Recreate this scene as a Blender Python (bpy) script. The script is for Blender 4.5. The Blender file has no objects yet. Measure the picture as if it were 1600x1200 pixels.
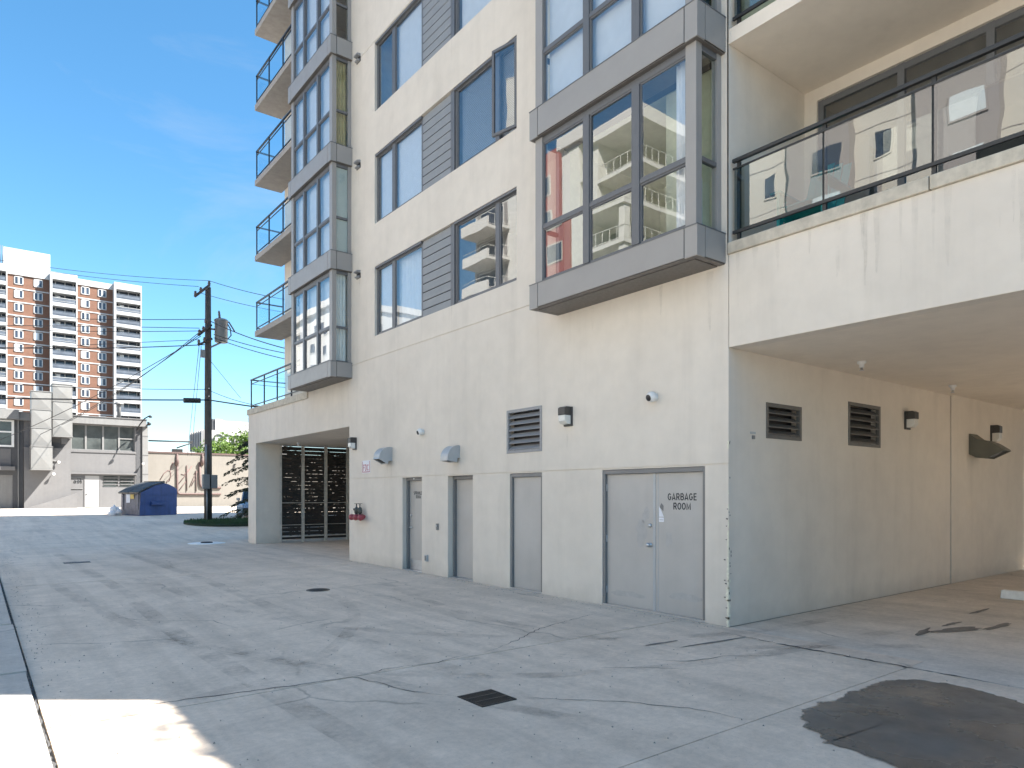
import bpy, math, random
from mathutils import Vector, Matrix
random.seed(7)
sc = bpy.context.scene
COL = sc.collection
R = math.radians
PI = math.pi

# ------------------------------------------------------------------ camera, sky, sun, exposure
CAM_H, FPX, YAW = 1.75, 1083.0, math.atan2(840, 1083)
cam = bpy.data.cameras.new('camera'); camo = bpy.data.objects.new('camera', cam); COL.objects.link(camo)
camo.location = (0, 0, CAM_H); camo.rotation_euler = (R(90), 0, -YAW)
cam.sensor_width = 36; cam.lens = 36 * FPX / 1600; cam.shift_y = 172 / 1600
cam.clip_start = .05; cam.clip_end = 3000
sc.camera = camo
SUN_EL, SUN_AZ = R(49), R(127.7)          # azimuth from +Y towards +X
w = bpy.data.worlds.new('World'); sc.world = w; w.use_nodes = True
nt = w.node_tree
sky = nt.nodes.new('ShaderNodeTexSky'); sky.sky_type = 'NISHITA'; sky.sun_disc = False
sky.sun_elevation = SUN_EL; sky.sun_rotation = SUN_AZ; sky.air_density = 1.0; sky.dust_density = .35; sky.ozone_density = 4.0
bg = nt.nodes['Background']; bg.inputs[1].default_value = .065
hs = nt.nodes.new('ShaderNodeHueSaturation'); hs.inputs['Saturation'].default_value = 1.18; hs.inputs['Hue'].default_value = .488; hs.inputs['Value'].default_value = 1.02
nt.links.new(sky.outputs[0], hs.inputs['Color']); tcw = nt.nodes.new('ShaderNodeTexCoord'); mpw = nt.nodes.new('ShaderNodeMapping'); mpw.inputs['Scale'].default_value = (1.6, 1.6, 5.0)
nz = nt.nodes.new('ShaderNodeTexNoise'); nz.inputs['Scale'].default_value = 1.7; nz.inputs['Detail'].default_value = 7; nz.inputs['Roughness'].default_value = .62; nz.inputs['Distortion'].default_value = .5
rw = nt.nodes.new('ShaderNodeValToRGB'); rw.color_ramp.elements[0].position = .5; rw.color_ramp.elements[1].position = .8; rw.color_ramp.elements[1].color = (.3, .3, .3, 1)
mw = nt.nodes.new('ShaderNodeMix'); mw.data_type = 'RGBA'; mw.inputs[7].default_value = (2.9, 3.1, 3.3, 1)     # thin, faint cirrus over the whole sky
nt.links.new(tcw.outputs['Generated'], mpw.inputs['Vector']); nt.links.new(mpw.outputs[0], nz.inputs['Vector']); nt.links.new(nz.outputs[0], rw.inputs[0])
nt.links.new(rw.outputs[0], mw.inputs[0]); nt.links.new(hs.outputs[0], mw.inputs[6]); nt.links.new(mw.outputs[2], bg.inputs[0])
sl = bpy.data.lights.new('sun', 'SUN'); so = bpy.data.objects.new('sun', sl); COL.objects.link(so)
sl.energy = 5.0; sl.angle = R(.53); sl.color = (1, .95, .87)
sdir = Vector((math.sin(SUN_AZ) * math.cos(SUN_EL), math.cos(SUN_AZ) * math.cos(SUN_EL), math.sin(SUN_EL)))
so.rotation_euler = (-sdir).to_track_quat('-Z', 'Y').to_euler(); so.location = (30, -20, 60)
sc.view_settings.view_transform = 'Standard'; sc.view_settings.look = 'None'
sc.view_settings.exposure = 2.12; sc.view_settings.gamma = 1
sc.cycles.max_bounces = 10; sc.cycles.diffuse_bounces = 5; sc.cycles.glossy_bounces = 5
sc.cycles.transparent_max_bounces = 24; sc.cycles.caustics_reflective = False; sc.cycles.caustics_refractive = False

# ------------------------------------------------------------------ helpers
class MB:
    """collects boxes, tubes, prisms, then links them as ONE mesh object"""
    def __init__(s): s.v = []; s.f = []; s.sm = []
    def quad(s, *p, sm=False):
        n = len(s.v); s.v += [tuple(q) for q in p]; s.f.append(tuple(range(n, n + len(p)))); s.sm.append(sm); return s
    def box(s, x0, x1, y0, y1, z0, z1):
        n = len(s.v)
        s.v += [(x, y, z) for z in (z0, z1) for y in (y0, y1) for x in (x0, x1)]
        for f in ((0, 2, 3, 1), (4, 5, 7, 6), (0, 1, 5, 4), (2, 6, 7, 3), (0, 4, 6, 2), (1, 3, 7, 5)):
            s.f.append(tuple(n + i for i in f)); s.sm.append(False)
        return s
    def obox(s, o, a, b, c):
        """box from corner o along vectors a, b, c"""
        n = len(s.v); o, a, b, c = map(Vector, (o, a, b, c))
        s.v += [tuple(o + a * i + b * j + c * k) for k in (0, 1) for j in (0, 1) for i in (0, 1)]
        for f in ((0, 2, 3, 1), (4, 5, 7, 6), (0, 1, 5, 4), (2, 6, 7, 3), (0, 4, 6, 2), (1, 3, 7, 5)):
            s.f.append(tuple(n + i for i in f)); s.sm.append(False)
        return s
    def prism(s, prof, a0, a1, fn, sm=False):
        """prof: 2-D outline, swept from a0 to a1; fn(p, q, a) -> xyz"""
        n = len(s.v); k = len(prof)
        s.v += [fn(p, q, a0) for p, q in prof] + [fn(p, q, a1) for p, q in prof]
        s.f.append(tuple(range(n, n + k))); s.sm.append(False)
        s.f.append(tuple(range(n + 2 * k - 1, n + k - 1, -1))); s.sm.append(False)
        for i in range(k):
            j = (i + 1) % k; s.f.append((n + j, n + i, n + k + i, n + k + j)); s.sm.append(sm)
        return s
    def tube(s, pts, r, n=8, cap=True):
        pts = [Vector(p) for p in pts]; rr = r if isinstance(r, (list, tuple)) else [r] * len(pts)
        base = len(s.v); up = None
        for i, p in enumerate(pts):
            d = (pts[min(i + 1, len(pts) - 1)] - pts[max(i - 1, 0)]).normalized()
            if up is None:
                up = Vector((0, 0, 1)) if abs(d.z) < .9 else Vector((1, 0, 0))
            a = d.cross(up)
            if a.length < 1e-4: a = d.cross(Vector((0, 1, 0)))
            a.normalize(); b = a.cross(d).normalized(); up = b
            for k in range(n):
                t = 2 * PI * k / n; s.v.append(tuple(p + (a * math.cos(t) + b * math.sin(t)) * rr[i]))
        for i in range(len(pts) - 1):
            for k in range(n):
                q = base + i * n; k2 = (k + 1) % n
                s.f.append((q + k, q + n + k, q + n + k2, q + k2)); s.sm.append(n > 4)
        if cap:
            s.f.append(tuple(base + k for k in range(n))); s.sm.append(False)
            e = base + (len(pts) - 1) * n
            s.f.append(tuple(e + k for k in range(n - 1, -1, -1))); s.sm.append(False)
        return s
    def lathe(s, o, axis, prof, n=16):
        """prof: (radius, along axis) pairs"""
        o = Vector(o); d = Vector(axis).normalized()
        return s.tube_prof(o, d, prof, n)
    def tube_prof(s, o, d, prof, n):
        a = d.cross(Vector((0, 0, 1)) if abs(d.z) < .9 else Vector((1, 0, 0))).normalized(); b = a.cross(d).normalized()
        base = len(s.v)
        for r, h in prof:
            for k in range(n):
                t = 2 * PI * k / n; s.v.append(tuple(o + d * h + (a * math.cos(t) + b * math.sin(t)) * max(r, 1e-4)))
        for i in range(len(prof) - 1):
            for k in range(n):
                q = base + i * n; k2 = (k + 1) % n
                s.f.append((q + k, q + n + k, q + n + k2, q + k2)); s.sm.append(True)
        s.f.append(tuple(base + k for k in range(n))); s.sm.append(False)
        e = base + (len(prof) - 1) * n
        s.f.append(tuple(e + k for k in range(n - 1, -1, -1))); s.sm.append(False)
        return s
    def mesh(s, name):
        me = bpy.data.meshes.new(name); me.from_pydata(s.v, [], s.f)
        me.polygons.foreach_set('use_smooth', s.sm); me.update()
        return me
    def build(s, name, mat, parent=None, bevel=0, fix=True):
        me = s.mesh(name)
        if fix:
            import bmesh
            bm = bmesh.new(); bm.from_mesh(me); bmesh.ops.recalc_face_normals(bm, faces=bm.faces); bm.to_mesh(me); bm.free()
        me.materials.append(mat)
        o = bpy.data.objects.new(name, me); COL.objects.link(o)
        if parent: put(o, parent)
        if bevel:
            m = o.modifiers.new('bevel', 'BEVEL'); m.width = bevel; m.segments = 2; m.limit_method = 'ANGLE'
            m.harden_normals = False
        return o
def world_mat(o):
    m = o.matrix_basis.copy()
    while o.parent:
        m = o.parent.matrix_basis @ m; o = o.parent
    return m
def put(o, parent):
    """child keeps the world position of its vertices"""
    o.parent = parent; o.matrix_basis = world_mat(parent).inverted() @ o.matrix_basis
    return o
def B(*a): return MB().box(*a)
def tag(o, label, cat, group=None):
    o['label'] = label; o['category'] = cat
    if group: o['group'] = group
    return o
def thing(name, label, cat, loc=(0, 0, 0), group=None):
    o = bpy.data.objects.new(name, None); COL.objects.link(o); o.location = loc; o.empty_display_size = .3
    return tag(o, label, cat, group)
def struct(o): o['kind'] = 'structure'; return o
def stuff(o): o['kind'] = 'stuff'; return o
def shared(me, name, parent, loc=(0, 0, 0), scale=(1, 1, 1), rz=0):
    o = bpy.data.objects.new(name, me); COL.objects.link(o); o.location = loc; o.scale = scale; o.rotation_euler = (0, 0, rz)
    if parent: put(o, parent)
    return o
def copy_tree(o, parent=None):
    c = o.copy(); COL.objects.link(c)
    if parent: c.parent = parent
    for ch in list(o.children): copy_tree(ch, c)
    return c
def spot(px, py, y):
    """the point of the photograph's pixel on the upright plane at distance y along the alley"""
    a = (px - 800) / FPX; b = (772 - py) / FPX
    d = (math.sin(YAW) + a * math.cos(YAW), math.cos(YAW) - a * math.sin(YAW), b)
    t = y / d[1]
    return Vector((d[0] * t, y, CAM_H + d[2] * t))
def _arc(cx, cy, rx, ry, a0, a1, n=9): return [(cx + rx * math.cos(R(a0 + (a1 - a0) * k / n)), cy + ry * math.sin(R(a0 + (a1 - a0) * k / n))) for k in range(n + 1)]
GLYPH = {   # bold condensed capitals: width, strokes in a 1-high box
    'G': (.62, [_arc(.31, .5, .24, .43, 40, 325, 18) + [(.55, .47), (.33, .47)]]), 'A': (.62, [[(.05, 0), (.31, .97), (.57, 0)], [(.14, .27), (.48, .27)]]),
    'R': (.60, [[(.09, 0), (.09, .93), (.34, .93)] + _arc(.34, .70, .17, .23, 90, -90, 8) + [(.09, .47)], [(.32, .47), (.54, 0)]]),
    'B': (.60, [[(.09, .07), (.09, .93), (.32, .93)] + _arc(.32, .725, .17, .205, 90, -90, 8) + [(.09, .52)], [(.32, .52)] + _arc(.33, .295, .2, .225, 90, -90, 8) + [(.09, .07)]]),
    'E': (.54, [[(.50, .93), (.09, .93), (.09, .07), (.51, .07)], [(.09, .51), (.46, .51)]]), 'O': (.64, [_arc(.32, .5, .25, .43, 0, 360, 22)]),
    'M': (.74, [[(.09, 0), (.09, .95), (.37, .15), (.65, .95), (.65, 0)]]), 'S': (.58, [_arc(.29, .72, .2, .22, 30, 270, 10) + _arc(.29, .285, .21, .215, 90, -150, 10)]),
    'P': (.58, [[(.09, 0), (.09, .93), (.32, .93)] + _arc(.32, .69, .18, .24, 90, -90, 8) + [(.09, .45)]]), 'I': (.24, [[(.12, 0), (.12, 1)]]), 'N': (.64, [[(.09, 0), (.09, .96), (.55, .04), (.55, 1)]]),
    'K': (.60, [[(.09, 0), (.09, 1)], [(.54, 1), (.11, .42)], [(.26, .6), (.56, 0)]]), 'L': (.52, [[(.09, 1), (.09, .07), (.49, .07)]]), 'F': (.52, [[(.50, .93), (.09, .93), (.09, 0)], [(.09, .5), (.44, .5)]]),
    'D': (.62, [[(.09, .07), (.09, .93), (.28, .93)] + _arc(.28, .5, .26, .43, 90, -90, 12) + [(.09, .07)]]), 'C': (.60, [_arc(.31, .5, .24, .43, 45, 315, 16)])}
def letters(rows, h, w, mat, parent, x, yc, zc, sx=1.0, gap=.10, lead=1.18):
    """flat lettering on a wall facing -X; one row under another, centred"""
    mb = MB()
    for i, row in enumerate(rows):
        W = sum(GLYPH[c][0] + gap for c in row) - gap; u = -W / 2; zb = zc + (len(rows) / 2 - i - 1) * h * lead + (lead - 1) * h / 2
        for c in row:
            for st in GLYPH[c][1]:
                pts = [Vector((u + p, q)) for p, q in st]; L = []; closed = (pts[0] - pts[-1]).length < 1e-4
                for k, p in enumerate(pts):
                    d1 = (p - pts[k - 1]).normalized() if k else ((p - pts[-2]).normalized() if closed else None); d2 = (pts[k + 1] - p).normalized() if k < len(pts) - 1 else ((pts[1] - p).normalized() if closed else None)
                    d1 = d1 or d2; d2 = d2 or d1; t = (d1 + d2); t = t.normalized() if t.length > 1e-6 else d1; n = Vector((-t.y, t.x)); m = w / 2 / max(.5, n.dot(Vector((-d1.y, d1.x))))
                    L.append((p + n * m, p - n * m))
                f = lambda v: (x, yc - v.x * h * sx, zb + v.y * h)
                for (a, b), (c2, d) in zip(L, L[1:]): mb.quad(f(a), f(c2), f(d), f(b))
            u += GLYPH[c][0] + gap
    return mb.build('lettering', mat, parent, fix=False)

# ------------------------------------------------------------------ materials
def nodes(name):
    m = bpy.data.materials.new(name); m.use_nodes = True
    t = m.node_tree; b = t.nodes['Principled BSDF']
    return m, t, b
def N(t, typ, **k):
    n = t.nodes.new(typ)
    for a, v in k.items(): setattr(n, a, v)
    return n
def pos(t, scale=(1, 1, 1)):
    g = N(t, 'ShaderNodeNewGeometry'); mp = N(t, 'ShaderNodeMapping'); mp.inputs['Scale'].default_value = scale
    t.links.new(g.outputs['Position'], mp.inputs['Vector']); return mp.outputs[0]
def noise(t, scale, detail=4, rough=.55, vec=None, dist=0):
    n = N(t, 'ShaderNodeTexNoise'); n.inputs['Scale'].default_value = scale; n.inputs['Detail'].default_value = detail
    n.inputs['Roughness'].default_value = rough; n.inputs['Distortion'].default_value = dist
    if vec: t.links.new(vec, n.inputs['Vector'])
    return n.outputs[0]
def ramp(t, src, stops):
    r = N(t, 'ShaderNodeValToRGB'); e = r.color_ramp.elements
    while len(e) < len(stops): e.new(.5)
    for el, (p, c) in zip(e, stops):
        el.position = p; el.color = (c, c, c, 1) if isinstance(c, (int, float)) else (*c, 1)
    t.links.new(src, r.inputs[0]); return r.outputs[0]
def mix(t, mode, fac, a, b):
    m = N(t, 'ShaderNodeMix', data_type='RGBA', blend_type=mode)
    for i, v in ((0, fac), (6, a), (7, b)):
        s = m.inputs[i]
        if hasattr(v, 'is_linked'): t.links.new(v, s)
        elif i == 0: s.default_value = v
        elif isinstance(v, (int, float)): s.default_value = (v, v, v, 1)
        else: s.default_value = (*v, 1)
    return m.outputs[2]
def bump(t, b, h, strength, dist=.01):
    n = N(t, 'ShaderNodeBump'); n.inputs['Strength'].default_value = strength; n.inputs['Distance'].default_value = dist
    t.links.new(h, n.inputs['Height']); t.links.new(n.outputs[0], b.inputs['Normal'])
def plain(name, col, rough=.5, metal=0, var=.12, scale=6, bmp=0, bs=200, streak=0):
    m, t, b = nodes(name); b.inputs['Roughness'].default_value = rough; b.inputs['Metallic'].default_value = metal
    v = pos(t)
    n = ramp(t, noise(t, scale, 5, .6, v), [(.25, 1 - var), (.75, 1 + var)])
    c = mix(t, 'MULTIPLY', 1.0, col, n)
    if streak:
        sn = ramp(t, noise(t, 1, 4, .6, pos(t, (7, 7, .35))), [(.42, 1.0), (.75, 1 - streak)])
        c = mix(t, 'MULTIPLY', 1.0, c, sn)
    t.links.new(c, b.inputs['Base Color'])
    r = ramp(t, noise(t, scale * 3, 3, .6, v), [(.3, max(0, rough - .08)), (.7, min(1, rough + .08))])
    t.links.new(r, b.inputs['Roughness'])
    if bmp: bump(t, b, noise(t, bs, 3, .6, v), bmp, .004)
    return m
def stucco(name, col, dirt=.09):
    m, t, b = nodes(name); b.inputs['Roughness'].default_value = .93
    v = pos(t)
    c = mix(t, 'MULTIPLY', 1.0, col, ramp(t, noise(t, .45, 5, .6, v), [(.3, .93), (.7, 1.05)]))
    c = mix(t, 'MULTIPLY', 1.0, c, ramp(t, noise(t, 3.2, 4, .6, v), [(.3, .965), (.7, 1.03)]))
    c = mix(t, 'MULTIPLY', 1.0, c, ramp(t, noise(t, 1, 5, .62, pos(t, (2.6, 2.6, .22))), [(.5, 1.0), (.82, 1 - dirt)]))
    # splash dirt near the ground, with a ragged upper edge
    sep = N(t, 'ShaderNodeSeparateXYZ'); t.links.new(v, sep.inputs[0])
    ad = N(t, 'ShaderNodeMath', operation='ADD'); t.links.new(sep.outputs[2], ad.inputs[0])
    nn = N(t, 'ShaderNodeMath', operation='MULTIPLY'); t.links.new(noise(t, 2.5, 5, .65, v), nn.inputs[0]); nn.inputs[1].default_value = .5
    t.links.new(nn.outputs[0], ad.inputs[1])
    c = mix(t, 'MULTIPLY', 1.0, c, ramp(t, ad.outputs[0], [(.2, .84), (.55, 1.0)]))
    # scuffs
    sp = ramp(t, noise(t, 5.5, 6, .7, pos(t, (1, 1, .6)), .6), [(.735, 1.0), (.79, .86)])
    c = mix(t, 'MULTIPLY', 1.0, c, sp)
    t.links.new(c, b.inputs['Base Color'])
    h = mix(t, 'ADD', .5, noise(t, 260, 3, .6, v), noise(t, 18, 3, .6, v))
    bump(t, b, h, .4, .005)
    return m
def concrete(name, col, dark=.35):
    m, t, b = nodes(name); v = pos(t)
    c = mix(t, 'MULTIPLY', 1.0, col, ramp(t, noise(t, .35, 6, .62, v), [(.3, .87), (.7, 1.09)]))
    c = mix(t, 'MULTIPLY', 1.0, c, ramp(t, noise(t, 2.2, 7, .72, v, .5), [(.3, .86), (.68, 1.08)]))
    c = mix(t, 'MULTIPLY', 1.0, c, ramp(t, noise(t, 16, 4, .7, v), [(.3, .9), (.7, 1.08)]))
    # wheel tracks drawn out along the lane
    c = mix(t, 'MULTIPLY', 1.0, c, ramp(t, noise(t, 1, 5, .65, pos(t, (2.3, .16, 1)), .35), [(.44, 1.02), (.72, .82)]))
    # blots of old oil
    c = mix(t, 'MULTIPLY', 1.0, c, ramp(t, noise(t, 1.15, 7, .72, pos(t, (1, .8, 1)), .9), [(.63, 1.0), (.72, 1 - dark)]))
    # pitting
    c = mix(t, 'MULTIPLY', 1.0, c, ramp(t, noise(t, 70, 3, .7, v), [(.28, .72), (.42, 1.0)]))
    # hairline cracks
    vo = N(t, 'ShaderNodeTexVoronoi', feature='DISTANCE_TO_EDGE'); vo.inputs['Scale'].default_value = .42
    wv = N(t, 'ShaderNodeMix', data_type='VECTOR'); wv.inputs[0].default_value = .3
    ng = N(t, 'ShaderNodeTexNoise'); ng.inputs['Scale'].default_value = 1.7; ng.inputs['Detail'].default_value = 6
    t.links.new(v, ng.inputs['Vector']); t.links.new(v, wv.inputs[4]); t.links.new(ng.outputs[1], wv.inputs[5])
    t.links.new(wv.outputs[1], vo.inputs['Vector'])
    ck = ramp(t, vo.outputs['Distance'], [(.002, .62), (.006, 1.0)])
    ckm = ramp(t, noise(t, .6, 3, .5, v), [(.52, 0.0), (.6, 1.0)])
    c = mix(t, 'MULTIPLY', ckm, c, ck)
    t.links.new(c, b.inputs['Base Color'])
    t.links.new(ramp(t, noise(t, 3, 4, .6, v), [(.3, .78), (.7, .95)]), b.inputs['Roughness'])
    bump(t, b, mix(t, 'ADD', .5, noise(t, 120, 4, .7, v), noise(t, 9, 4, .6, v)), .35, .006)
    return m
def glass(name, tint=(.82, .87, .88), f0=.2, wobble=.03, ws=1.3, cast=(1, 1, 1)):
    """clear pane: sees through, and mirrors by Schlick's law on its outer face only"""
    m = bpy.data.materials.new(name); m.use_nodes = True; t = m.node_tree; t.nodes.remove(t.nodes['Principled BSDF'])
    out = t.nodes['Material Output']
    tr = N(t, 'ShaderNodeBsdfTransparent'); tr.inputs[0].default_value = (*tint, 1)
    gl = N(t, 'ShaderNodeBsdfGlossy'); gl.inputs['Roughness'].default_value = .004; gl.inputs[0].default_value = (*cast, 1)
    g = N(t, 'ShaderNodeNewGeometry'); dt = N(t, 'ShaderNodeVectorMath', operation='DOT_PRODUCT')
    t.links.new(g.outputs['Incoming'], dt.inputs[0]); t.links.new(g.outputs['Normal'], dt.inputs[1])
    def math_(op, x, y):
        n = N(t, 'ShaderNodeMath', operation=op)
        for i, v in ((0, x), (1, y)):
            if hasattr(v, 'is_linked'): t.links.new(v, n.inputs[i])
            else: n.inputs[i].default_value = v
        return n.outputs[0]
    c = math_('ABSOLUTE', dt.outputs['Value'], 0); p = math_('POWER', math_('SUBTRACT', 1.0, c), 5.0)
    F = math_('ADD', f0, math_('MULTIPLY', p, 1 - f0)); F = math_('MULTIPLY', F, math_('SUBTRACT', 1.0, g.outputs['Backfacing']))
    bp = N(t, 'ShaderNodeBump'); bp.inputs['Strength'].default_value = wobble; bp.inputs['Distance'].default_value = .1
    t.links.new(noise(t, ws, 1, .4, pos(t)), bp.inputs['Height']); t.links.new(bp.outputs[0], gl.inputs['Normal'])
    mx = N(t, 'ShaderNodeMixShader'); t.links.new(F, mx.inputs[0])
    t.links.new(tr.outputs[0], mx.inputs[1]); t.links.new(gl.outputs[0], mx.inputs[2]); t.links.new(mx.outputs[0], out.inputs[0])
    return m
def brick(name, c1, c2, mortar, scale=1.0):
    m, t, b = nodes(name); b.inputs['Roughness'].default_value = .9
    g = N(t, 'ShaderNodeNewGeometry'); s = N(t, 'ShaderNodeSeparateXYZ'); t.links.new(g.outputs['Position'], s.inputs[0])
    cx = N(t, 'ShaderNodeCombineXYZ'); a = N(t, 'ShaderNodeMath', operation='ADD')
    t.links.new(s.outputs[0], a.inputs[0]); t.links.new(s.outputs[1], a.inputs[1]); t.links.new(a.outputs[0], cx.inputs[0]); t.links.new(s.outputs[2], cx.inputs[1])
    br = N(t, 'ShaderNodeTexBrick'); br.inputs['Scale'].default_value = scale; br.inputs['Color1'].default_value = (*c1, 1); br.inputs['Color2'].default_value = (*c2, 1)
    br.inputs['Mortar'].default_value = (*mortar, 1); br.inputs['Brick Width'].default_value = .5; br.inputs['Row Height'].default_value = .2; br.inputs['Mortar Size'].default_value = .016
    t.links.new(cx.outputs[0], br.inputs['Vector'])
    c = mix(t, 'MULTIPLY', 1.0, br.outputs[0], ramp(t, noise(t, .5, 5, .7, pos(t)), [(.3, .85), (.7, 1.12)]))
    t.links.new(c, b.inputs['Base Color']); return m
def leafy(name, c1, c2):
    m, t, b = nodes(name); b.inputs['Roughness'].default_value = .6
    oi = N(t, 'ShaderNodeNewGeometry')
    c = mix(t, 'MIX', ramp(t, oi.outputs['Random Per Island'], [(0, 0.0), (1, 1.0)]), c1, c2)
    c = mix(t, 'MULTIPLY', 1.0, c, ramp(t, noise(t, 1.2, 3, .6, pos(t)), [(.3, .75), (.7, 1.2)]))
    t.links.new(c, b.inputs['Base Color']); b.inputs['Transmission Weight'].default_value = 0
    tl = N(t, 'ShaderNodeBsdfTranslucent'); t.links.new(c, tl.inputs[0]); mx = N(t, 'ShaderNodeMixShader'); mx.inputs[0].default_value = .3
    t.links.new(b.outputs[0], mx.inputs[1]); t.links.new(tl.outputs[0], mx.inputs[2]); t.links.new(mx.outputs[0], t.nodes['Material Output'].inputs[0])
    return m
def wet(name):
    m, t, b = nodes(name); v = pos(t)
    t.links.new(mix(t, 'MULTIPLY', 1.0, (.125, .122, .114), ramp(t, noise(t, 2.2, 6, .65, v), [(.3, .75), (.7, 1.2)])), b.inputs['Base Color'])
    t.links.new(ramp(t, noise(t, 1.6, 4, .6, v), [(.35, .14), (.65, .5)]), b.inputs['Roughness'])
    bump(t, b, noise(t, 110, 4, .7, v), .25, .004)
    at = N(t, 'ShaderNodeAttribute', attribute_name='wet'); ad = N(t, 'ShaderNodeMath', operation='ADD')
    t.links.new(at.outputs['Fac'], ad.inputs[0]); t.links.new(ramp(t, noise(t, 9, 5, .7, v), [(.3, 0.0), (.7, .6)]), ad.inputs[1])
    f = ramp(t, ad.outputs[0], [(.25, 0.0), (.75, 1.0)])
    tr = N(t, 'ShaderNodeBsdfTransparent'); mx = N(t, 'ShaderNodeMixShader'); t.links.new(f, mx.inputs[0]); t.links.new(tr.outputs[0], mx.inputs[1]); t.links.new(b.outputs[0], mx.inputs[2])
    t.links.new(mx.outputs[0], t.nodes['Material Output'].inputs[0]); return m
def smear(name, col, amount):
    """thin worn film of rubber: mostly see-through, broken up by noise"""
    m, t, b = nodes(name); v = pos(t); b.inputs['Base Color'].default_value = (*col, 1); b.inputs['Roughness'].default_value = .8
    f = mix(t, 'MULTIPLY', 1.0, ramp(t, noise(t, 1.3, 5, .65, v), [(.42, 0.0), (.7, amount)]), ramp(t, noise(t, 14, 4, .7, v), [(.3, .3), (.65, 1.0)]))
    tr = N(t, 'ShaderNodeBsdfTransparent'); mx = N(t, 'ShaderNodeMixShader'); t.links.new(f, mx.inputs[0]); t.links.new(tr.outputs[0], mx.inputs[1]); t.links.new(b.outputs[0], mx.inputs[2])
    t.links.new(mx.outputs[0], t.nodes['Material Output'].inputs[0]); return m

M = {}
M['stucco'] = stucco('beige_stucco', (.70, .64, .562))
M['soffit'] = stucco('soffit_stucco', (.76, .69, .60), .08)
M['cap'] = plain('weathered_concrete_cap', (.52, .475, .395), .9, var=.24, scale=7, bmp=.5, bs=90, streak=.1)
M['slab'] = plain('balcony_concrete', (.36, .335, .31), .9, var=.14, scale=5, bmp=.4, bs=90)
M['joint'] = plain('joint_shadow_gap', (.16, .15, .14), .9)
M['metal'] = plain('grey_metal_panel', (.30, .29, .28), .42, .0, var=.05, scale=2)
M['soffitmetal'] = plain('shade_tinted_soffit_panel', (.13, .12, .112), .5, var=.06)  # shade under the bays is put into this panel colour
M['frame'] = plain('dark_grey_frame', (.125, .13, .14), .4, var=.06)
M['gap'] = plain('black_gasket', (.02, .021, .023), .7)
M['siding'] = plain('blue_grey_siding', (.245, .26, .275), .55, var=.06, scale=3)
M['rail'] = plain('black_railing_metal', (.028, .03, .032), .4)
M['door'] = plain('grey_door_paint', (.45, .432, .408), .42, var=.10, scale=1.1, streak=.03)
M['jamb'] = plain('grey_door_frame', (.19, .19, .19), .45, var=.06)
M['bare'] = plain('brushed_metal', (.56, .57, .58), .34, .75, var=.08, scale=20)
M['lettering'] = plain('black_lettering', (.03, .035, .04), .6, var=.02)
M['paper'] = plain('white_paper', (.75, .76, .8), .7, var=.04)
M['white'] = plain('white_plastic', (.75, .75, .74), .35, var=.03)
M['black'] = plain('black_plastic', (.018, .018, .02), .35)
M['bronze'] = plain('dark_bronze', (.05, .048, .047), .45)
M['hood'] = plain('pale_grey_sheet_metal', (.42, .44, .455), .4, .15, var=.08, scale=4)
M['hood_dark'] = plain('olive_grey_sheet_metal', (.13, .128, .105), .5, var=.1, scale=4)
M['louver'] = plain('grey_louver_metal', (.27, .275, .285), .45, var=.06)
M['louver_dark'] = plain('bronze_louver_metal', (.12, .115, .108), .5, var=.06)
M['redpaint'] = plain('faded_red_paint', (.30, .05, .065), .45, var=.3, scale=30)
M['valve'] = plain('dark_green_bronze', (.06, .07, .065), .45, .3, var=.2, scale=30)
M['pinkred'] = plain('faded_red_print', (.45, .14, .15), .7)
M['slat'] = plain('dark_brown_slat', (.032, .027, .024), .65, var=.25, scale=4)
M['slatpost'] = plain('galvanised_post', (.60, .58, .53), .5, .3, var=.2, scale=9)
M['room'] = plain('room_wall', (.46, .44, .40), .9)
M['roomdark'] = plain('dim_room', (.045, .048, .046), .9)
M['curtain'] = plain('white_curtain', (.78, .80, .83), .9, var=.05)
M['curtain_gold'] = plain('straw_curtain', (.42, .35, .18), .9, var=.15, scale=9)
M['blind'] = plain('blind_slat', (.66, .70, .76), .6, var=.05)
M['frost'] = plain('frosted_panel', (.50, .55, .56), .5, var=.05)
M['limewall'] = plain('pale_green_room', (.62, .64, .46), .9)
M['glass'] = glass('window_glass', (.94, .96, .97), .19, .012, 1.1)
M['glass_clear'] = glass('clear_glass', (.92, .95, .94), .09, .01, 1.2)
M['glass_rail'] = glass('rail_glass', (.72, .76, .75), .22, .018, 1.8)
M['glass_far'] = glass('far_rail_glass', (.90, .96, .98), .06, .01, 1.2)
M['lens'] = plain('prismatic_lens', (.72, .71, .67), .22, var=.06, scale=60, bmp=.8, bs=90)
M['concrete'] = concrete('alley_concrete', (.75, .62, .495))
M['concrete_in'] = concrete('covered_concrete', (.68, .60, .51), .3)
M['walk'] = concrete('sidewalk_concrete', (.5, .46, .41))
M['ground'] = concrete('ground_dark', (.22, .215, .2))
M['wet'] = wet('wet_concrete')
M['mark'] = smear('tyre_rubber_film', (.09, .09, .09), .30)
M['drip'] = smear('water_streak', (.36, .32, .27), .17)
M['grit'] = plain('grit', (.30, .28, .25), .9, var=.6, scale=60)
M['iron'] = plain('cast_iron', (.02, .02, .021), .55, .2, var=.3, scale=40)
M['ironbar'] = plain('worn_iron', (.11, .10, .085), .5, .4, var=.3, scale=40)
M['collar'] = plain('pale_concrete', (.86, .85, .82), .85, var=.1, scale=8)
M['chip'] = plain('exposed_plaster', (.74, .71, .58), .9, var=.2, scale=40, bmp=.6, bs=160)
M['crack'] = plain('crack_dirt', (.07, .07, .072), .95, var=.3, scale=30)
M['stain'] = plain('oil_stain', (.20, .18, .16), .7, var=.25, scale=12)
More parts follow.
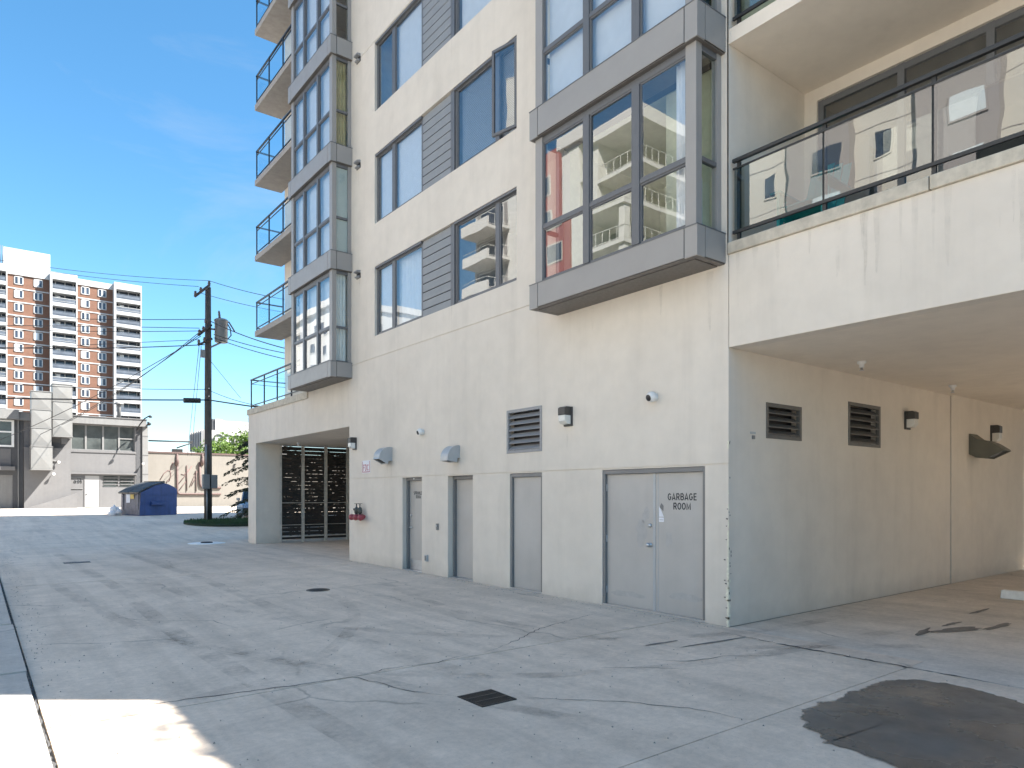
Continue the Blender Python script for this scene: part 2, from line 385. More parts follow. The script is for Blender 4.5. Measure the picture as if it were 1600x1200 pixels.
M['grass'] = leafy('grass_blades', (.03, .075, .03), (.05, .11, .035))
M['soil'] = plain('soil', (.03, .045, .025), .95)
M['spruce'] = leafy('spruce_needles', (.018, .032, .016), (.04, .055, .022))
M['leaf'] = leafy('green_leaves', (.07, .14, .02), (.16, .24, .04))
M['bark'] = plain('bark', (.07, .055, .045), .9, var=.3, scale=12, bmp=1, bs=30)
M['pole'] = plain('creosoted_timber', (.085, .075, .068), .8, var=.25, scale=3, bmp=.6, bs=40, streak=.4)
M['wire'] = plain('black_cable', (.02, .02, .022), .6)
M['galv'] = plain('grey_transformer_paint', (.24, .25, .26), .4, .2, var=.06)
M['porc'] = plain('brown_porcelain', (.10, .07, .06), .25)
M['bin'] = plain('blue_bin_paint', (.045, .085, .235), .45, var=.18, scale=3, streak=.25)
M['bin_grey'] = plain('grey_bin_front', (.20, .19, .21), .6, var=.3, scale=4, streak=.3)
M['lid'] = plain('black_bin_lid', (.05, .055, .058), .5, var=.2, scale=4)
M['yellow'] = plain('yellow_sticker', (.62, .45, .12), .6)
M['silver'] = plain('silver_car_paint', (.34, .36, .39), .25, .5, var=.03)
M['tyre'] = plain('tyre_rubber', (.015, .015, .016), .8)
M['carglass'] = plain('dark_car_glass', (.015, .018, .02), .05)
M['lampglass'] = plain('headlight_lens', (.6, .62, .64), .1)
M['greywall'] = plain('grey_painted_wall', (.145, .144, .148), .85, var=.06, scale=2, bmp=.2, bs=60, streak=.06)
M['darkwall'] = plain('charcoal_painted_wall', (.075, .077, .083), .85, var=.06, scale=2)
M['fascia'] = plain('grey_metal_fascia', (.19, .19, .19), .6, var=.08, scale=3, streak=.1)
M['duct'] = plain('galvanised_duct', (.22, .22, .216), .5, .2, var=.06, scale=2)
M['whitedoor'] = plain('white_door', (.34, .34, .34), .5, var=.03)
M['darkglass'] = plain('dusty_dark_glass', (.07, .08, .08), .12, var=.5, scale=1.2)
M['beigewall'] = plain('cream_block_wall', (.21, .195, .175), .9, var=.05, scale=2, streak=.05)
M['pipe'] = plain('rusty_conduit', (.10, .065, .06), .7, var=.2, scale=8)
M['graffiti'] = plain('faded_spray_paint', (.15, .10, .095), .9, var=.2, scale=4)
M['brick'] = brick('red_brick', (.15, .066, .04), (.175, .082, .052), (.15, .11, .085), 2.2)
M['towerwhite'] = plain('white_painted_concrete', (.62, .61, .58), .85, var=.03, scale=.5)
M['towertrim'] = plain('white_tower_trim', (.43, .43, .43), .85, var=.03, scale=.5)
M['towerglass'] = plain('tower_glass', (.04, .052, .075), .12, var=.5, scale=.6)
M['towerrail'] = plain('grey_blue_rail', (.085, .10, .125), .5, var=.3, scale=.8)
M['arch'] = plain('arched_concrete', (.46, .44, .42), .9, var=.06, scale=.4, streak=.1)
M['redwall'] = plain('red_stucco', (.30, .095, .08), .9, var=.05, scale=.5)
M['creamtower'] = plain('cream_cladding', (.46, .44, .39), .8, var=.05, scale=.4)
M['browntower'] = plain('brown_cladding', (.27, .25, .24), .7, var=.05, scale=.4)
M['roof'] = plain('pale_membrane_roof', (.45, .47, .48), .9)
M['teal'] = plain('teal_plastic', (.02, .30, .31), .4, var=.06)
M['cover'] = plain('black_vinyl_cover', (.02, .021, .022), .4, var=.2, scale=5)
M['wood'] = plain('weathered_timber', (.44, .40, .33), .9, var=.15, scale=5)

FX = 7.84            # facade plane of the apartment building
NY = 5.46            # its near corner (the covered drive starts here)

# ------------------------------------------------------------------ ground
PROF = [(-60, 0), (26, 0), (30, .09), (38, .29), (45, .48), (56, .70), (75, .76), (400, .76)]
def gz(y):
    for (a, za), (b, zb) in zip(PROF, PROF[1:]):
        if y <= b: return za + (zb - za) * max(0, y - a) / (b - a)
    return PROF[-1][1]
g = MB(); ys = [-400, -60, 26, 30, 34, 38, 41.5, 45, 50, 56, 75, 400, 1500]
for a, b in zip(ys, ys[1:]):
    g.quad((-900, a, gz(a) - .03), (900, a, gz(a) - .03), (900, b, gz(b) - .03), (-900, b, gz(b) - .03))
ground = struct(g.build('ground', M['ground']))
def slab_mesh(x0, x1, y0, y1, gap=.007, lift=0.0, skew=0.0, thick=.09):
    x0 += gap; x1 -= gap; y0 += gap; y1 -= gap
    s = MB(); cuts = [y0] + [y for y, _ in PROF if y0 < y < y1] + [y1]
    zt = lambda y: gz(y) + lift
    for a, b in zip(cuts, cuts[1:]):
        s.quad((x0, a, zt(a)), (x1, a, zt(a)), (x1, b, zt(b)), (x0, b, zt(b)))
        s.quad((x0, a, zt(a)), (x0, b, zt(b)), (x0, b, zt(b) - thick), (x0, a, zt(a) - thick))
        s.quad((x1, b, zt(b)), (x1, a, zt(a)), (x1, a, zt(a) - thick), (x1, b, zt(b) - thick))
    s.quad((x0, y0, zt(y0)), (x0, y0, zt(y0) - thick), (x1, y0, zt(y0) - thick), (x1, y0, zt(y0)))
    s.quad((x1, y1, zt(y1)), (x1, y1, zt(y1) - thick), (x0, y1, zt(y1) - thick), (x0, y1, zt(y1)))
    return s
alley = thing('alley_pavement', 'x', 'x'); del alley['label'], alley['category']; struct(alley)
rows = [-7, -2.4, 3.08, 6.17, 11.38, 16.1, 20.9, 26.6, 32, 38, 44.2, 48.6]
for i, (a, b) in enumerate(zip(rows, rows[1:])):
    xr = FX + .012 if b < 6 else (FX - .002 if b < 27 else 46)
    if b < 6:
        slab_mesh(.42, 7.43, a, b, lift=.002 * (i % 2)).build('concrete_slab', M['concrete'], alley)
    elif b < 27:
        slab_mesh(.42, xr, a, b, lift=.002 * (i % 2)).build('concrete_slab', M['concrete'], alley)
    else:
        slab_mesh(-24, 7.9, a, b, lift=.002 * (i % 2)).build('concrete_slab', M['concrete'], alley)
        slab_mesh(7.9, 46, a, b, lift=.002 * ((i + 1) % 2)).build('concrete_slab', M['concrete'], alley)
for a, b in ((-7, -2.4), (-2.4, 1.9), (1.9, NY - .004)):
    for x0, x1 in ((7.43, 13.3), (13.3, 19.3), (19.3, 27)):
        slab_mesh(x0, x1, a, b, lift=-.003).build('concrete_slab', M['concrete_in'], alley)
for x0, x1 in ((FX, 12), (12, 16)):
    slab_mesh(x0, x1, 17.13, 26.6, lift=-.003).build('concrete_slab', M['concrete'], alley)
slab_mesh(16, 46, 17.13, 26.6).build('concrete_slab', M['concrete'], alley)
# pale strip of pavement in front of the grey building
slab_mesh(-24, 46, 48.6, 57.6, lift=.09).build('concrete_slab', M['walk'], alley)
walk = thing('sidewalk', 'x', 'x'); del walk['label'], walk['category']; struct(walk)
for i, (a, b) in enumerate(((-7, -3), (-3, 1), (1, 4.8), (4.8, 8.1), (8.1, 11.1), (11.1, 15.3), (15.3, 21), (21, 26.6))):
    slab_mesh(-2.2, .395 + .01 * math.sin(i * 2.1), a, b, .008, .045 + .012 * (i % 3)).build('kerb_slab', M['walk'], walk)
    slab_mesh(-5.2, -2.2, a, b, .012, .045).build('kerb_slab', M['walk'], walk)
# flat pavement opposite, in front of the towers that the windows mirror
slab_mesh(-24, -5.2, -7, 26.6, lift=.02).build('forecourt', M['walk'], walk)
# dirt in the gutter line, cracks, stains, wet patch
def ribbon(pts, w0, z=.0045, jit=.5):
    s = MB(); L = []; pts = [Vector((*p, 0)) for p in pts]
    fine = []
    for a, b in zip(pts, pts[1:]):
        n = max(2, int((b - a).length / .07))
        for k in range(n): fine.append(a.lerp(b, k / n) + Vector((random.uniform(-1, 1), random.uniform(-1, 1), 0)) * .018)
    fine.append(pts[-1])
    for i, p in enumerate(fine):
        d = (fine[min(i + 1, len(fine) - 1)] - fine[max(i - 1, 0)]).normalized(); nrm = Vector((-d.y, d.x, 0))
        ww = w0 * (1 + random.uniform(-jit, jit)) * min(1, .15 + 4 * min(i, len(fine) - 1 - i) / len(fine))
        L.append((p + nrm * ww, p - nrm * ww))
    for (a, b), (c, d) in zip(L, L[1:]):
        zz = lambda q: (q.x, q.y, gz(q.y) + z)
        s.quad(zz(a), zz(b), zz(d), zz(c))
    return s
cracks = [[(.5, 6.5), (1.5, 6.35), (2.3, 6.22), (2.85, 6.17), (2.95, 5.85), (3.05, 5.45), (3.2, 5.15), (3.3, 5.0)],
          [(2.85, 6.17), (3.3, 6.25), (3.8, 6.15), (4.3, 6.3)], [(3.64, 4.7), (3.9, 4.45), (4.3, 4.05), (4.6, 3.6), (4.75, 3.1)],
          [(4.4, 6.2), (5.1, 6.5), (5.8, 6.9), (6.5, 7.1), (7.3, 7.3)], [(5.6, 4.9), (5.9, 4.6), (6.4, 4.5), (6.8, 4.2)],
          [(4.9, 5.0), (5.3, 4.75), (5.6, 4.4)], [(1.5, 11.4), (1.9, 10.6), (2.6, 10.1), (2.7, 9.3)], [(5.2, 11.3), (5.6, 10.6), (5.5, 9.9)],
          [(1.0, 20.9), (1.6, 20.2), (2.3, 20.3)], [(6.1, 14.2), (6.9, 13.9), (7.5, 13.2)]]
for i, c in enumerate(cracks):
    stuff(ribbon(c, [.007, .004, .004, .005, .005, .004, .004, .004, .005, .004][i]).build('crack', M['crack'], alley))
stuff(ribbon([(.40, y) for y in (1, 5, 8, 10, 12, 15, 18, 22, 26)], .010, .0065, .3).build('gutter_dirt', M['crack'], walk))
stuff(ribbon([(7.45, 5.3), (7.42, 4.2), (7.44, 3.1), (7.43, 1.9)], .012, .006, .9).build('joint_dirt', M['crack'], alley))
def blot(cx, cy, rx, ry, n=40, rag=.25, z=.0045, seed=0, rot=0):
    rnd = random.Random(seed); ph = [rnd.uniform(0, 6.28) for _ in range(7)]
    pts = []
    for k in range(n):
        t = 2 * PI * k / n
        r = 1 + rag * sum(math.sin(t * (j + 2) + ph[j]) / (j + 1.5) for j in range(7)) * .6
        a, b = math.cos(t) * rx * r, math.sin(t) * ry * r
        pts.append((cx + a * math.cos(rot) - b * math.sin(rot), cy + a * math.sin(rot) + b * math.cos(rot)))
    return MB().quad(*[(x, y, gz(y) + z) for x, y in pts])
for i, (x, y, a, b) in enumerate(((10.0, 3.55, .5, .09), (10.7, 3.3, .35, .06), (9.5, 3.75, .3, .05), (10.4, 3.75, .22, .04), (11.3, 2.7, .6, .07), (10.2, 2.55, .4, .06), (12.6, 3.3, .5, .06), (11.9, 3.9, .3, .04), (6.9, 5.0, .4, .03), (6.35, 5.35, .25, .025))):
    stuff(blot(x, y, a, b, 60, .55, .002 if x > 7.5 else .005, i, random.uniform(-.4, .2)).build('oil_stain', M['stain'], alley))
pud = [(5.28, 3.0), (5.45, 2.99), (5.62, 3.02), (5.72, 2.96), (5.95, 2.98), (6.12, 3.03), (6.22, 2.98), (6.45, 3.0), (6.68, 3.0), (6.88, 2.93), (7.02, 2.78), (7.08, 2.6), (7.08, 2.38), (7.02, 2.2), (6.95, 2.02), (6.86, 1.9), (6.8, 1.75), (6.72, 1.4), (6.5, 1.0), (6.0, .8), (5.2, .9), (4.75, 1.3), (4.62, 1.9), (4.72, 2.3), (4.7, 2.5), (4.85, 2.6), (4.9, 2.78), (5.02, 2.82), (5.1, 2.92), (5.2, 2.93)]
fine = []
for (a, b) in zip(pud, pud[1:] + pud[:1]):
    for k in range(4):
        fine.append((a[0] + (b[0] - a[0]) * k / 4 + random.uniform(-.014, .014), a[1] + (b[1] - a[1]) * k / 4 + random.uniform(-.014, .014)))
def soft_patch(name, outline, z, mat, rim):
    """flat patch whose vertex attribute 'wet' falls to 0 over a rim of the given width"""
    n = len(outline); P = [Vector((*p, 0)) for p in outline]; c = sum(P, Vector()) / n; inn = []
    for i, p in enumerate(P):
        d = (P[(i + 3) % n] - P[i - 3]).normalized(); nn = Vector((-d.y, d.x, 0))
        if nn.dot(c - p) < 0: nn = -nn
        inn.append(p + nn * rim * random.uniform(.6, 1.3))
    me = bpy.data.meshes.new(name); v = [(p.x, p.y, z) for p in P] + [(p.x, p.y, z) for p in inn] + [(c.x, c.y, z)]
    f = [(i, (i + 1) % n, n + (i + 1) % n, n + i) for i in range(n)] + [(n + i, n + (i + 1) % n, 2 * n) for i in range(n)]
    me.from_pydata(v, [], f); at = me.attributes.new('wet', 'FLOAT', 'POINT'); at.data.foreach_set('value', [0.0] * n + [1.0] * (n + 1)); me.materials.append(mat)
    o = bpy.data.objects.new(name, me); COL.objects.link(o); return o
wp = soft_patch('wet_patch', fine, .008, M['wet'], .07); struct(wp)
def swath(pts, w_, z=.0052):
    s = MB(); L = []; pts = [Vector((*p, 0)) for p in pts]; q = []
    for k in range(41):      # smooth curve through the control points
        t = k / 40 * (len(pts) - 1); i = min(int(t), len(pts) - 2); u = t - i
        p0, p1, p2, p3 = pts[max(i - 1, 0)], pts[i], pts[i + 1], pts[min(i + 2, len(pts) - 1)]
        q.append(.5 * ((2 * p1) + (p2 - p0) * u + (2 * p0 - 5 * p1 + 4 * p2 - p3) * u * u + (3 * p1 - p0 - 3 * p2 + p3) * u ** 3))
    for i, p in enumerate(q):
        d = (q[min(i + 1, 40)] - q[max(i - 1, 0)]).normalized(); nn = Vector((-d.y, d.x, 0)); L.append((p + nn * w_, p - nn * w_))
    for (a, b), (c, d) in zip(L, L[1:]):
        f = lambda v: (v.x, v.y, gz(v.y) + z); s.quad(f(a), f(b), f(d), f(c))
    return s
for k, (pts, w_) in enumerate((([(1.2, 16), (1.6, 11), (2.4, 7.5), (3.9, 5.4), (6.2, 4.4), (9.5, 4.0)], .10), ([(2.7, 16), (3.1, 11), (3.9, 8.4), (5.4, 6.5), (7.4, 5.2), (10, 4.9)], .10), ([(1.9, 24), (2.1, 15), (2.0, 9), (2.2, 3)], .12), ([(3.5, 24), (3.7, 15), (3.6, 9), (3.8, 5.3)], .12), ([(5.2, 14), (4.6, 10), (3.0, 7.2), (1.2, 6.2)], .09), ([(4.0, 3.2), (3.2, 5.2), (2.6, 7.2), (1.6, 9.5)], .09), ([(6.5, 13), (5.9, 10), (5.7, 7.5), (6.4, 5.2), (8.6, 3.4)], .09))):
    stuff(swath(pts, w_, .0046 + .0003 * k).build('tyre_mark', M['mark'], alley, fix=False))
grit = MB(); rnd = random.Random(21)
for _ in range(900):
    x, y = (rnd.uniform(.5, 7.7), rnd.uniform(2.2, 14)) if rnd.random() < .5 else ((rnd.uniform(.42, .75), rnd.uniform(3, 25)) if rnd.random() < .5 else (7.78 - abs(rnd.gauss(0, .12)), rnd.uniform(5.5, 17)))
    r_ = rnd.uniform(.003, .011); p = Vector((x, y, .004 + r_ * .4)); a_ = rnd.uniform(0, 6.28)
    t_ = [p + Vector((math.cos(a_ + k * 2.1), math.sin(a_ + k * 2.1), 0)) * r_ * rnd.uniform(.7, 1.3) - Vector((0, 0, r_ * .5)) for k in range(3)]; tp_ = p + Vector((0, 0, r_ * .6))
    for k in range(3): grit.quad(t_[k], t_[(k + 1) % 3], tp_)
stuff(grit.build('grit', M['grit'], alley, fix=False))

# square drain grate
gr = thing('drain_grate', 'square black iron drain grate set in the alley concrete', 'drain grate', (3.46, 4.82, 0))
bowl = B(3.31, 3.63, 4.65, 5.0, -.02, .0035).build('backing', M['black'], gr)
f = MB(); f.box(3.30, 3.64, 4.64, 4.66, -.02, .008).box(3.30, 3.64, 4.99, 5.01, -.02, .008).box(3.29, 3.31, 4.64, 5.01, -.02, .008).box(3.63, 3.65, 4.64, 5.01, -.02, .008)
f.build('frame', M['iron'], gr)
me = B(-.006, .006, -.165, .165, .0, .008).mesh('bar'); me.materials.append(M['iron'])
for k in range(15): shared(me, 'bar', gr, (3.33 + k * .02, 4.825, 0))
me = B(-.16, .16, -.005, .005, .002, .0105).mesh('crossbar'); me.materials.append(M['ironbar'])
for y in (4.77, 4.885): shared(me, 'crossbar', gr, (3.47, y, 0))
# manhole with a pale collar
mh = thing('manhole', 'round pale concrete manhole collar with dark iron lid', 'manhole', (6.52, 26.1, 0))
MB().lathe((6.52, 26.1, -.05), (0, 0, 1), [(.62, 0), (.62, .062), (.58, .07), (.22, .07)], 36).build('collar', M['collar'], mh)
MB().lathe((6.52, 26.1, .0), (0, 0, 1), [(.2, .0), (.2, .04), (.18, .055), (.0, .055)], 24).build('lid', M['iron'], mh)
cv = thing('valve_cover', 'small round dark valve cover in the alley before the doors', 'valve cover', (4.95, 12.15, 0))
MB().lathe((4.95, 12.15, 0), (0, 0, 1), [(.17, 0), (.17, .009), (.15, .013), (0, .013)], 24).build('lid', M['iron'], cv)
MB().lathe((4.95, 12.15, 0), (0, 0, 1), [(.21, 0), (.21, .007), (.18, .008)], 24).build('collar', M['ironbar'], cv)
sd = thing('slot_drain', 'narrow dark slot drain near left side of alley', 'slot drain', (2.07, 20.8, 0))
B(1.78, 2.36, 20.62, 20.98, 0, .006).build('lid', M['iron'], sd)
f = MB()
for k in range(9): f.box(1.82 + k * .06, 1.845 + k * .06, 20.66, 20.94, .006, .010)
f.build('rib', M['ironbar'], sd)

# ------------------------------------------------------------------ apartment building
apt = thing('apartment_building', 'beige stucco apartment block with grey bay windows and balconies along the alley', 'building', (FX, 15, 0))
def holed(a0, a1, b0, b1, holes, fn):
    """wall sheet with recessed holes; hole = (a0,a1,b0,b1,depth,back) ; fn(a,b,depth)->xyz"""
    A = sorted({a0, a1, *[v for h in holes for v in h[:2] if a0 < v < a1]}); Bs = sorted({b0, b1, *[v for h in holes for v in h[2:4] if b0 < v < b1]})
    s = MB()
    for i in range(len(A) - 1):
        for j in range(len(Bs) - 1):
            ca, cb = (A[i] + A[i + 1]) / 2, (Bs[j] + Bs[j + 1]) / 2
            if any(h[0] < ca < h[1] and h[2] < cb < h[3] for h in holes): continue
            s.quad(fn(A[i], Bs[j], 0), fn(A[i], Bs[j + 1], 0), fn(A[i + 1], Bs[j + 1], 0), fn(A[i + 1], Bs[j], 0))
    for h in holes:
        d = h[4]
        if d <= 0: continue
        p0, p1, q0, q1 = h[:4]
        for (u, v), (u2, v2) in (((p0, q0), (p0, q1)), ((p0, q1), (p1, q1)), ((p1, q1), (p1, q0)), ((p1, q0), (p0, q0))):
            if q0 <= b0 and v == q0 and v2 == q0: continue
            s.quad(fn(u, v, 0), fn(u2, v2, 0), fn(u2, v2, d), fn(u, v, d))
        if h[5]: s.quad(fn(p0, q0, d), fn(p0, q1, d), fn(p1, q1, d), fn(p1, q0, d))
    return s
WIN_Z = [5.665, 8.445, 11.225, 14.005, 16.785]
WH = 1.72
def fx(a, b, d): return (FX + d, a, b)
holes = [(17.13, 24.83, -1, 3.54, 0, 0), (20.0, 30, 4.60, 60, 0, 0)]
DOORS = {'d1': (13.37, 14.25), 'd2': (11.38, 12.30), 'd3': (9.25, 10.17), 'g': (5.83, 7.78)}
for k, (a, b) in DOORS.items(): holes.append((a, b, -.1, 2.13, .22, 0))
holes.append((9.25, 10.26, 2.5, 3.30, .2, 0))
for z in WIN_Z: holes.append((9.97, 15.66, z, z + WH, .2, 0))
holes += [(17.05, 19.92, 4.9, 18.4, .2, 0), (5.62, 8.75, 4.9, 18.4, .2, 0)]
holes += [(NY, 17.13, 2.142, 2.157, .014, 1), (8.9, 20.0, 5.118, 5.134, .014, 1), (9.0, 16.9, 12.96, 12.976, .014, 1)]
holed(NY, 25.69, 0, 42, holes, fx).build('wall', M['stucco'], apt, fix=False)
# podium end wall and roof slab, upper masses
w_ = MB()
w_.box(FX + .002, 46, 25.40, 25.69, 3.545, 4.60)           # beam over the slatted screen
w_.box(FX + .002, 8.68, 24.83, 25.688, 0, 3.545)           # pier
w_.build('pier', M['stucco'], apt)
B(FX + .01, 44, 17.13, 25.40, 3.54, 4.598).build('passage_soffit', M['soffit'], apt)
B(FX - .04, 44, 19.99, 25.74, 4.60, 4.80).build('terrace_slab', M['cap'], apt)
B(FX + .3, 30, 16.88, 17.128, 0, 3.54).build('passage_wall', M['stucco'], apt)
core = MB(); core.box(10.6, 44, NY + .25, 20, 0, 42).box(9.17, 44, 20, 25.7, 4.8, 42)
core.box(FX + .02, 10.6, NY + .02, 20, 18.6, 41.9); core.build('tower_core', M['stucco'], apt)
B(16, 16.3, 17.13, 24.8, 0, 3.54).build('passage_end_wall', M['stucco'], apt)
# covered drive on the right
def fy(a, b, d): return (a, NY + d, b)
LV = [(8.71, 9.63, 2.53, 3.03), (11.03, 12.13, 2.53, 3.23)]
holed(FX, 15.08, 0, 3.68, [(*l, .15, 0) for l in LV], fy).build('drive_wall', M['stucco'], apt, fix=False)
B(15.095, 19.5, NY - .018, NY + .2, 0, 3.70).build('drive_wall', M['stucco'], apt)
B(15.07, 15.1, NY + .012, NY + .05, 0, 3.68).build('joint_filler', M['joint'], apt)
B(FX + .22, 15.08, -12, NY, 3.68, 4.88).build('drive_soffit', M['soffit'], apt)
B(15.1, 20, -.5, NY, 3.70, 4.88).build('drive_soffit', M['soffit'], apt)
B(FX, FX + .22, -12, NY - .003, 3.68, 4.898).build('parapet', M['stucco'], apt, .006)
B(FX, 17, -4.6, -4.3, 0, 3.68).build('drive_side_wall', M['stucco'], apt)
end = MB(); end.box(9.86, 17, -12, NY + .3, 5.05, 9.3).box(15.1, 17, -12, -.51, 3.70, 5.05).box(17, 20, -.5, NY + .3, 4.9, 9.3).box(9.86, 20, 1.65, NY + .3, 9.5, 42).box(FX, 9.86, 1.35, 1.65, 9.5, 42).box(FX, 17, -12, 1.66, 9.3, 9.5).box(17, 20, -.5, 1.66, 9.3, 9.49).box(FX, 9.86, -4.6, -4.3, 4.95, 9.3)
for x in (17.0, 19.5): end.box(x, x + .35, -.45, -.1, 0, 3.69)
end.build('end_wall', M['stucco'], apt)
# chipped corner: bare plaster strips just proud of the stucco
ch = MB()
for z0, z1, a, b in ((.0, .13, .035, .03), (.10, .36, .028, .045), (.34, .52, .045, .03), (.50, .62, .02, .05), (.60, .92, .03, .02), (.93, 1.05, .018, .03), (1.05, 1.27, .022, .01), (1.3, 1.42, .006, .012), (1.55, 1.62, .006, .014), (1.75, 1.8, .005, .012), (2.35, 2.45, .02, .006)):
    n = 6; prof = [(a * random.uniform(.5, 1.1), z0 + (z1 - z0) * k / n) for k in range(n + 1)]; pr2 = [(b * random.uniform(.5, 1.1), z0 + (z1 - z0) * k / n) for k in range(n + 1)]
    for (p, za), (q, zb) in zip(prof, prof[1:]): ch.quad((FX - .003, NY + p, za), (FX - .003, NY - .003, za), (FX - .003, NY - .003, zb), (FX - .003, NY + q, zb))
    for (p, za), (q, zb) in zip(pr2, pr2[1:]): ch.quad((FX - .003, NY - .003, za), (FX + p, NY - .003, za), (FX + q, NY - .003, zb), (FX - .003, NY - .003, zb))
stuff(ch.build('chipped_plaster', M['chip'], apt))
ck = MB(); rnd = random.Random(3)
for z in [.06 + .045 * k for k in range(34)] + [1.7, 1.95, 2.4, 2.42]:
    if rnd.random() < .5: continue
    a, l = rnd.uniform(.008, .05) * (1 if z < 1 else .5), rnd.uniform(.015, .06)
    if rnd.random() < .6: ck.quad((FX + a, NY - .0035, z), (FX + a + .012, NY - .0035, z + l * .4), (FX + a + .004, NY - .0035, z + l), (FX + a - .006, NY - .0035, z + l * .6))
    else: ck.quad((FX - .0035, NY + a, z), (FX - .0035, NY + a + .03, z + .012), (FX - .0035, NY + a + .012, z + l * .5), (FX - .0035, NY + a - .004, z + .02))
stuff(ck.build('plaster_crack', M['crack'], apt, fix=False))

# --- balcony on the right
cap = MB(); cap.box(FX - .035, FX + .40, -12, 3.02, 4.90, 5.05).box(FX - .035, FX + .40, 3.03, NY - .004, 4.90, 5.05)
cap.build('balcony_slab', M['cap'], apt, .012)
B(FX + .40, 9.8, -12, NY, 4.90, 5.03).build('balcony_floor', M['cap'], apt)
B(FX + .22, 9.9, NY + .0, NY + .02, 5.03, 7.67).build('balcony_side_wall', M['stucco'], apt)
B(FX, FX + .22, NY - .001, NY + .02, 4.9, 42).build('balcony_side_wall', M['stucco'], apt)
bw = holed(-4.3, NY, 5.03, 7.67, [(1.6, 5.27, 5.06, 7.49, .12, 0)], lambda a, b, d: (9.72 + d, a, b)); bw.build('balcony_back_wall', M['stucco'], apt, fix=False)
B(FX + .001, 9.80, -12, NY - .002, 7.67, 7.86).build('balcony_ceiling', M['soffit'], apt)
for k in range(1, 12): B(FX + .001, 9.80, 1.66, NY - .002, 7.67 + 2.78 * k, 7.86 + 2.78 * k).build('balcony_ceiling', M['soffit'], apt)
def glass_rail(name, y0, y1, zf, posts, x=FX + .06, gl='glass_rail'):
    t = MB(); t.box(x - .025, x + .03, y0, y1, zf + 1.055, zf + 1.10).build
    r = t.build(name, M['rail'], apt, .004)
    B(x - .012, x + .014, y0, y1, zf + .965, zf + .985).build('glass_channel', M['rail'], r)
    B(x - .016, x + .018, y0, y1, zf + .12, zf + .16).build('bottom_rail', M['rail'], r)
    for p in posts:
        B(x + .012, x + .05, p - .022, p + .022, zf, zf + 1.06).build('post', M['rail'], r)
        B(x - .03, x + .075, p - .06, p + .06, zf, zf + .014).build('base_plate', M['rail'], r)
    ed = sorted({y0 + .01, y1 - .01, *[p for p in posts if y0 + .2 < p < y1 - .2]})
    for a, b in zip(ed, ed[1:]):
        o = B(x - .004, x + .004, a + .012, b - .012, zf + .16, zf + .966).build('pane', M[gl], r)
    return r
glass_rail('balcony_railing', -4.2, NY - .03, 5.05, (5.36, 4.2, 3.02, 1.9, .7, -.5, -1.7, -2.9, -4.1))
glass_rail('balcony_railing', -4.2, NY - .03, 7.86, (5.36, 4.2, 3.02, 1.9, .7, -.5, -1.7, -2.9, -4.1))
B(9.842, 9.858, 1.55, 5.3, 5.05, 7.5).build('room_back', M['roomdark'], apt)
sdw = MB()
for a, b in ((1.6, 1.68), (5.19, 5.27), (3.05, 3.14), (4.08, 4.17), (2.1, 2.18)): sdw.box(9.76, 9.83, a, b, 5.06, 7.49)
sdw.box(9.765, 9.825, 1.68, 5.19, 7.40, 7.485).box(9.765, 9.825, 1.68, 5.19, 5.065, 5.13).box(9.77, 9.82, 1.68, 5.19, 7.02, 7.07)
sf = sdw.build('balcony_door', M['frame'], apt)
for a, b in ((1.68, 2.1), (2.18, 3.05), (3.14, 4.08), (4.17, 5.19)):
    B(9.79, 9.798, a, b, 5.13, 7.02).build('pane', M['glass'], sf); B(9.79, 9.798, a, b, 7.07, 7.40).build('pane', M['glass'], sf)
lam = B(9.86, 9.9, 4.2, 5.1, 5.2, 7.3).build('curtain', M['curtain'], sf)

# --- windows on the facade
def drape(y0, y1, z0, z1, x, amp=.02, pitch=.13, axis='y'):
    s = MB(); n = max(6, int(abs(y1 - y0) / pitch * 6)); pr = []
    for k in range(n + 1):
        a = y0 + (y1 - y0) * k / n; pr.append((x + amp * math.sin(2 * PI * (a / pitch) + .6 * math.sin(a * 9)), a))
    for (xa, a), (xb, b) in zip(pr, pr[1:]):
        if axis == 'y': s.quad((xa, a, z0), (xb, b, z0), (xb, b, z1), (xa, a, z1), sm=True)
        else: s.quad((a, xa, z0), (b, xb, z0), (b, xb, z1), (a, xa, z1), sm=True)
    return s
def venetian(y0, y1, z0, z1, x):
    s = MB(); z = z0 + .02
    while z < z1 - .02:
        s.obox((x, y0, z), (0, y1 - y0, 0), (.022, 0, .034), (-.001, 0, .002)); z += .033
    return s
room = MB()
for z in WIN_Z: room.box(FX + .21, FX + 1.6, 9.9, 15.7, z - .15, z + WH + .15)
room = MB()
for z in WIN_Z:        # rooms: back and side walls, floor and ceiling
    for a, b in ((9.9, 12.35), (13.3, 15.75)):
        room.quad((10.2, a, z - .6), (10.2, b, z - .6), (10.2, b, z + 1.95), (10.2, a, z + 1.95))
        room.quad((FX + .2, a, z - .6), (10.2, a, z - .6), (10.2, a, z + 1.95), (FX + .2, a, z + 1.95)); room.quad((FX + .2, b, z - .6), (10.2, b, z - .6), (10.2, b, z + 1.95), (FX + .2, b, z + 1.95))
        room.quad((FX + .2, a, z + 1.95), (10.2, a, z + 1.95), (10.2, b, z + 1.95), (FX + .2, b, z + 1.95)); room.quad((FX + .2, a, z - .6), (10.2, a, z - .6), (10.2, b, z - .6), (FX + .2, b, z - .6))
room.build('room', M['room'], apt, fix=False)
board = None
def frame_rect(y0, y1, z0, z1, x0, x1, t=.05):
    return MB().box(x0, x1, y0, y0 + t, z0, z1).box(x0, x1, y1 - t, y1, z0, z1).box(x0, x1, y0 + t, y1 - t, z0, z0 + t).box(x0, x1, y0 + t, y1 - t, z1 - t, z1)
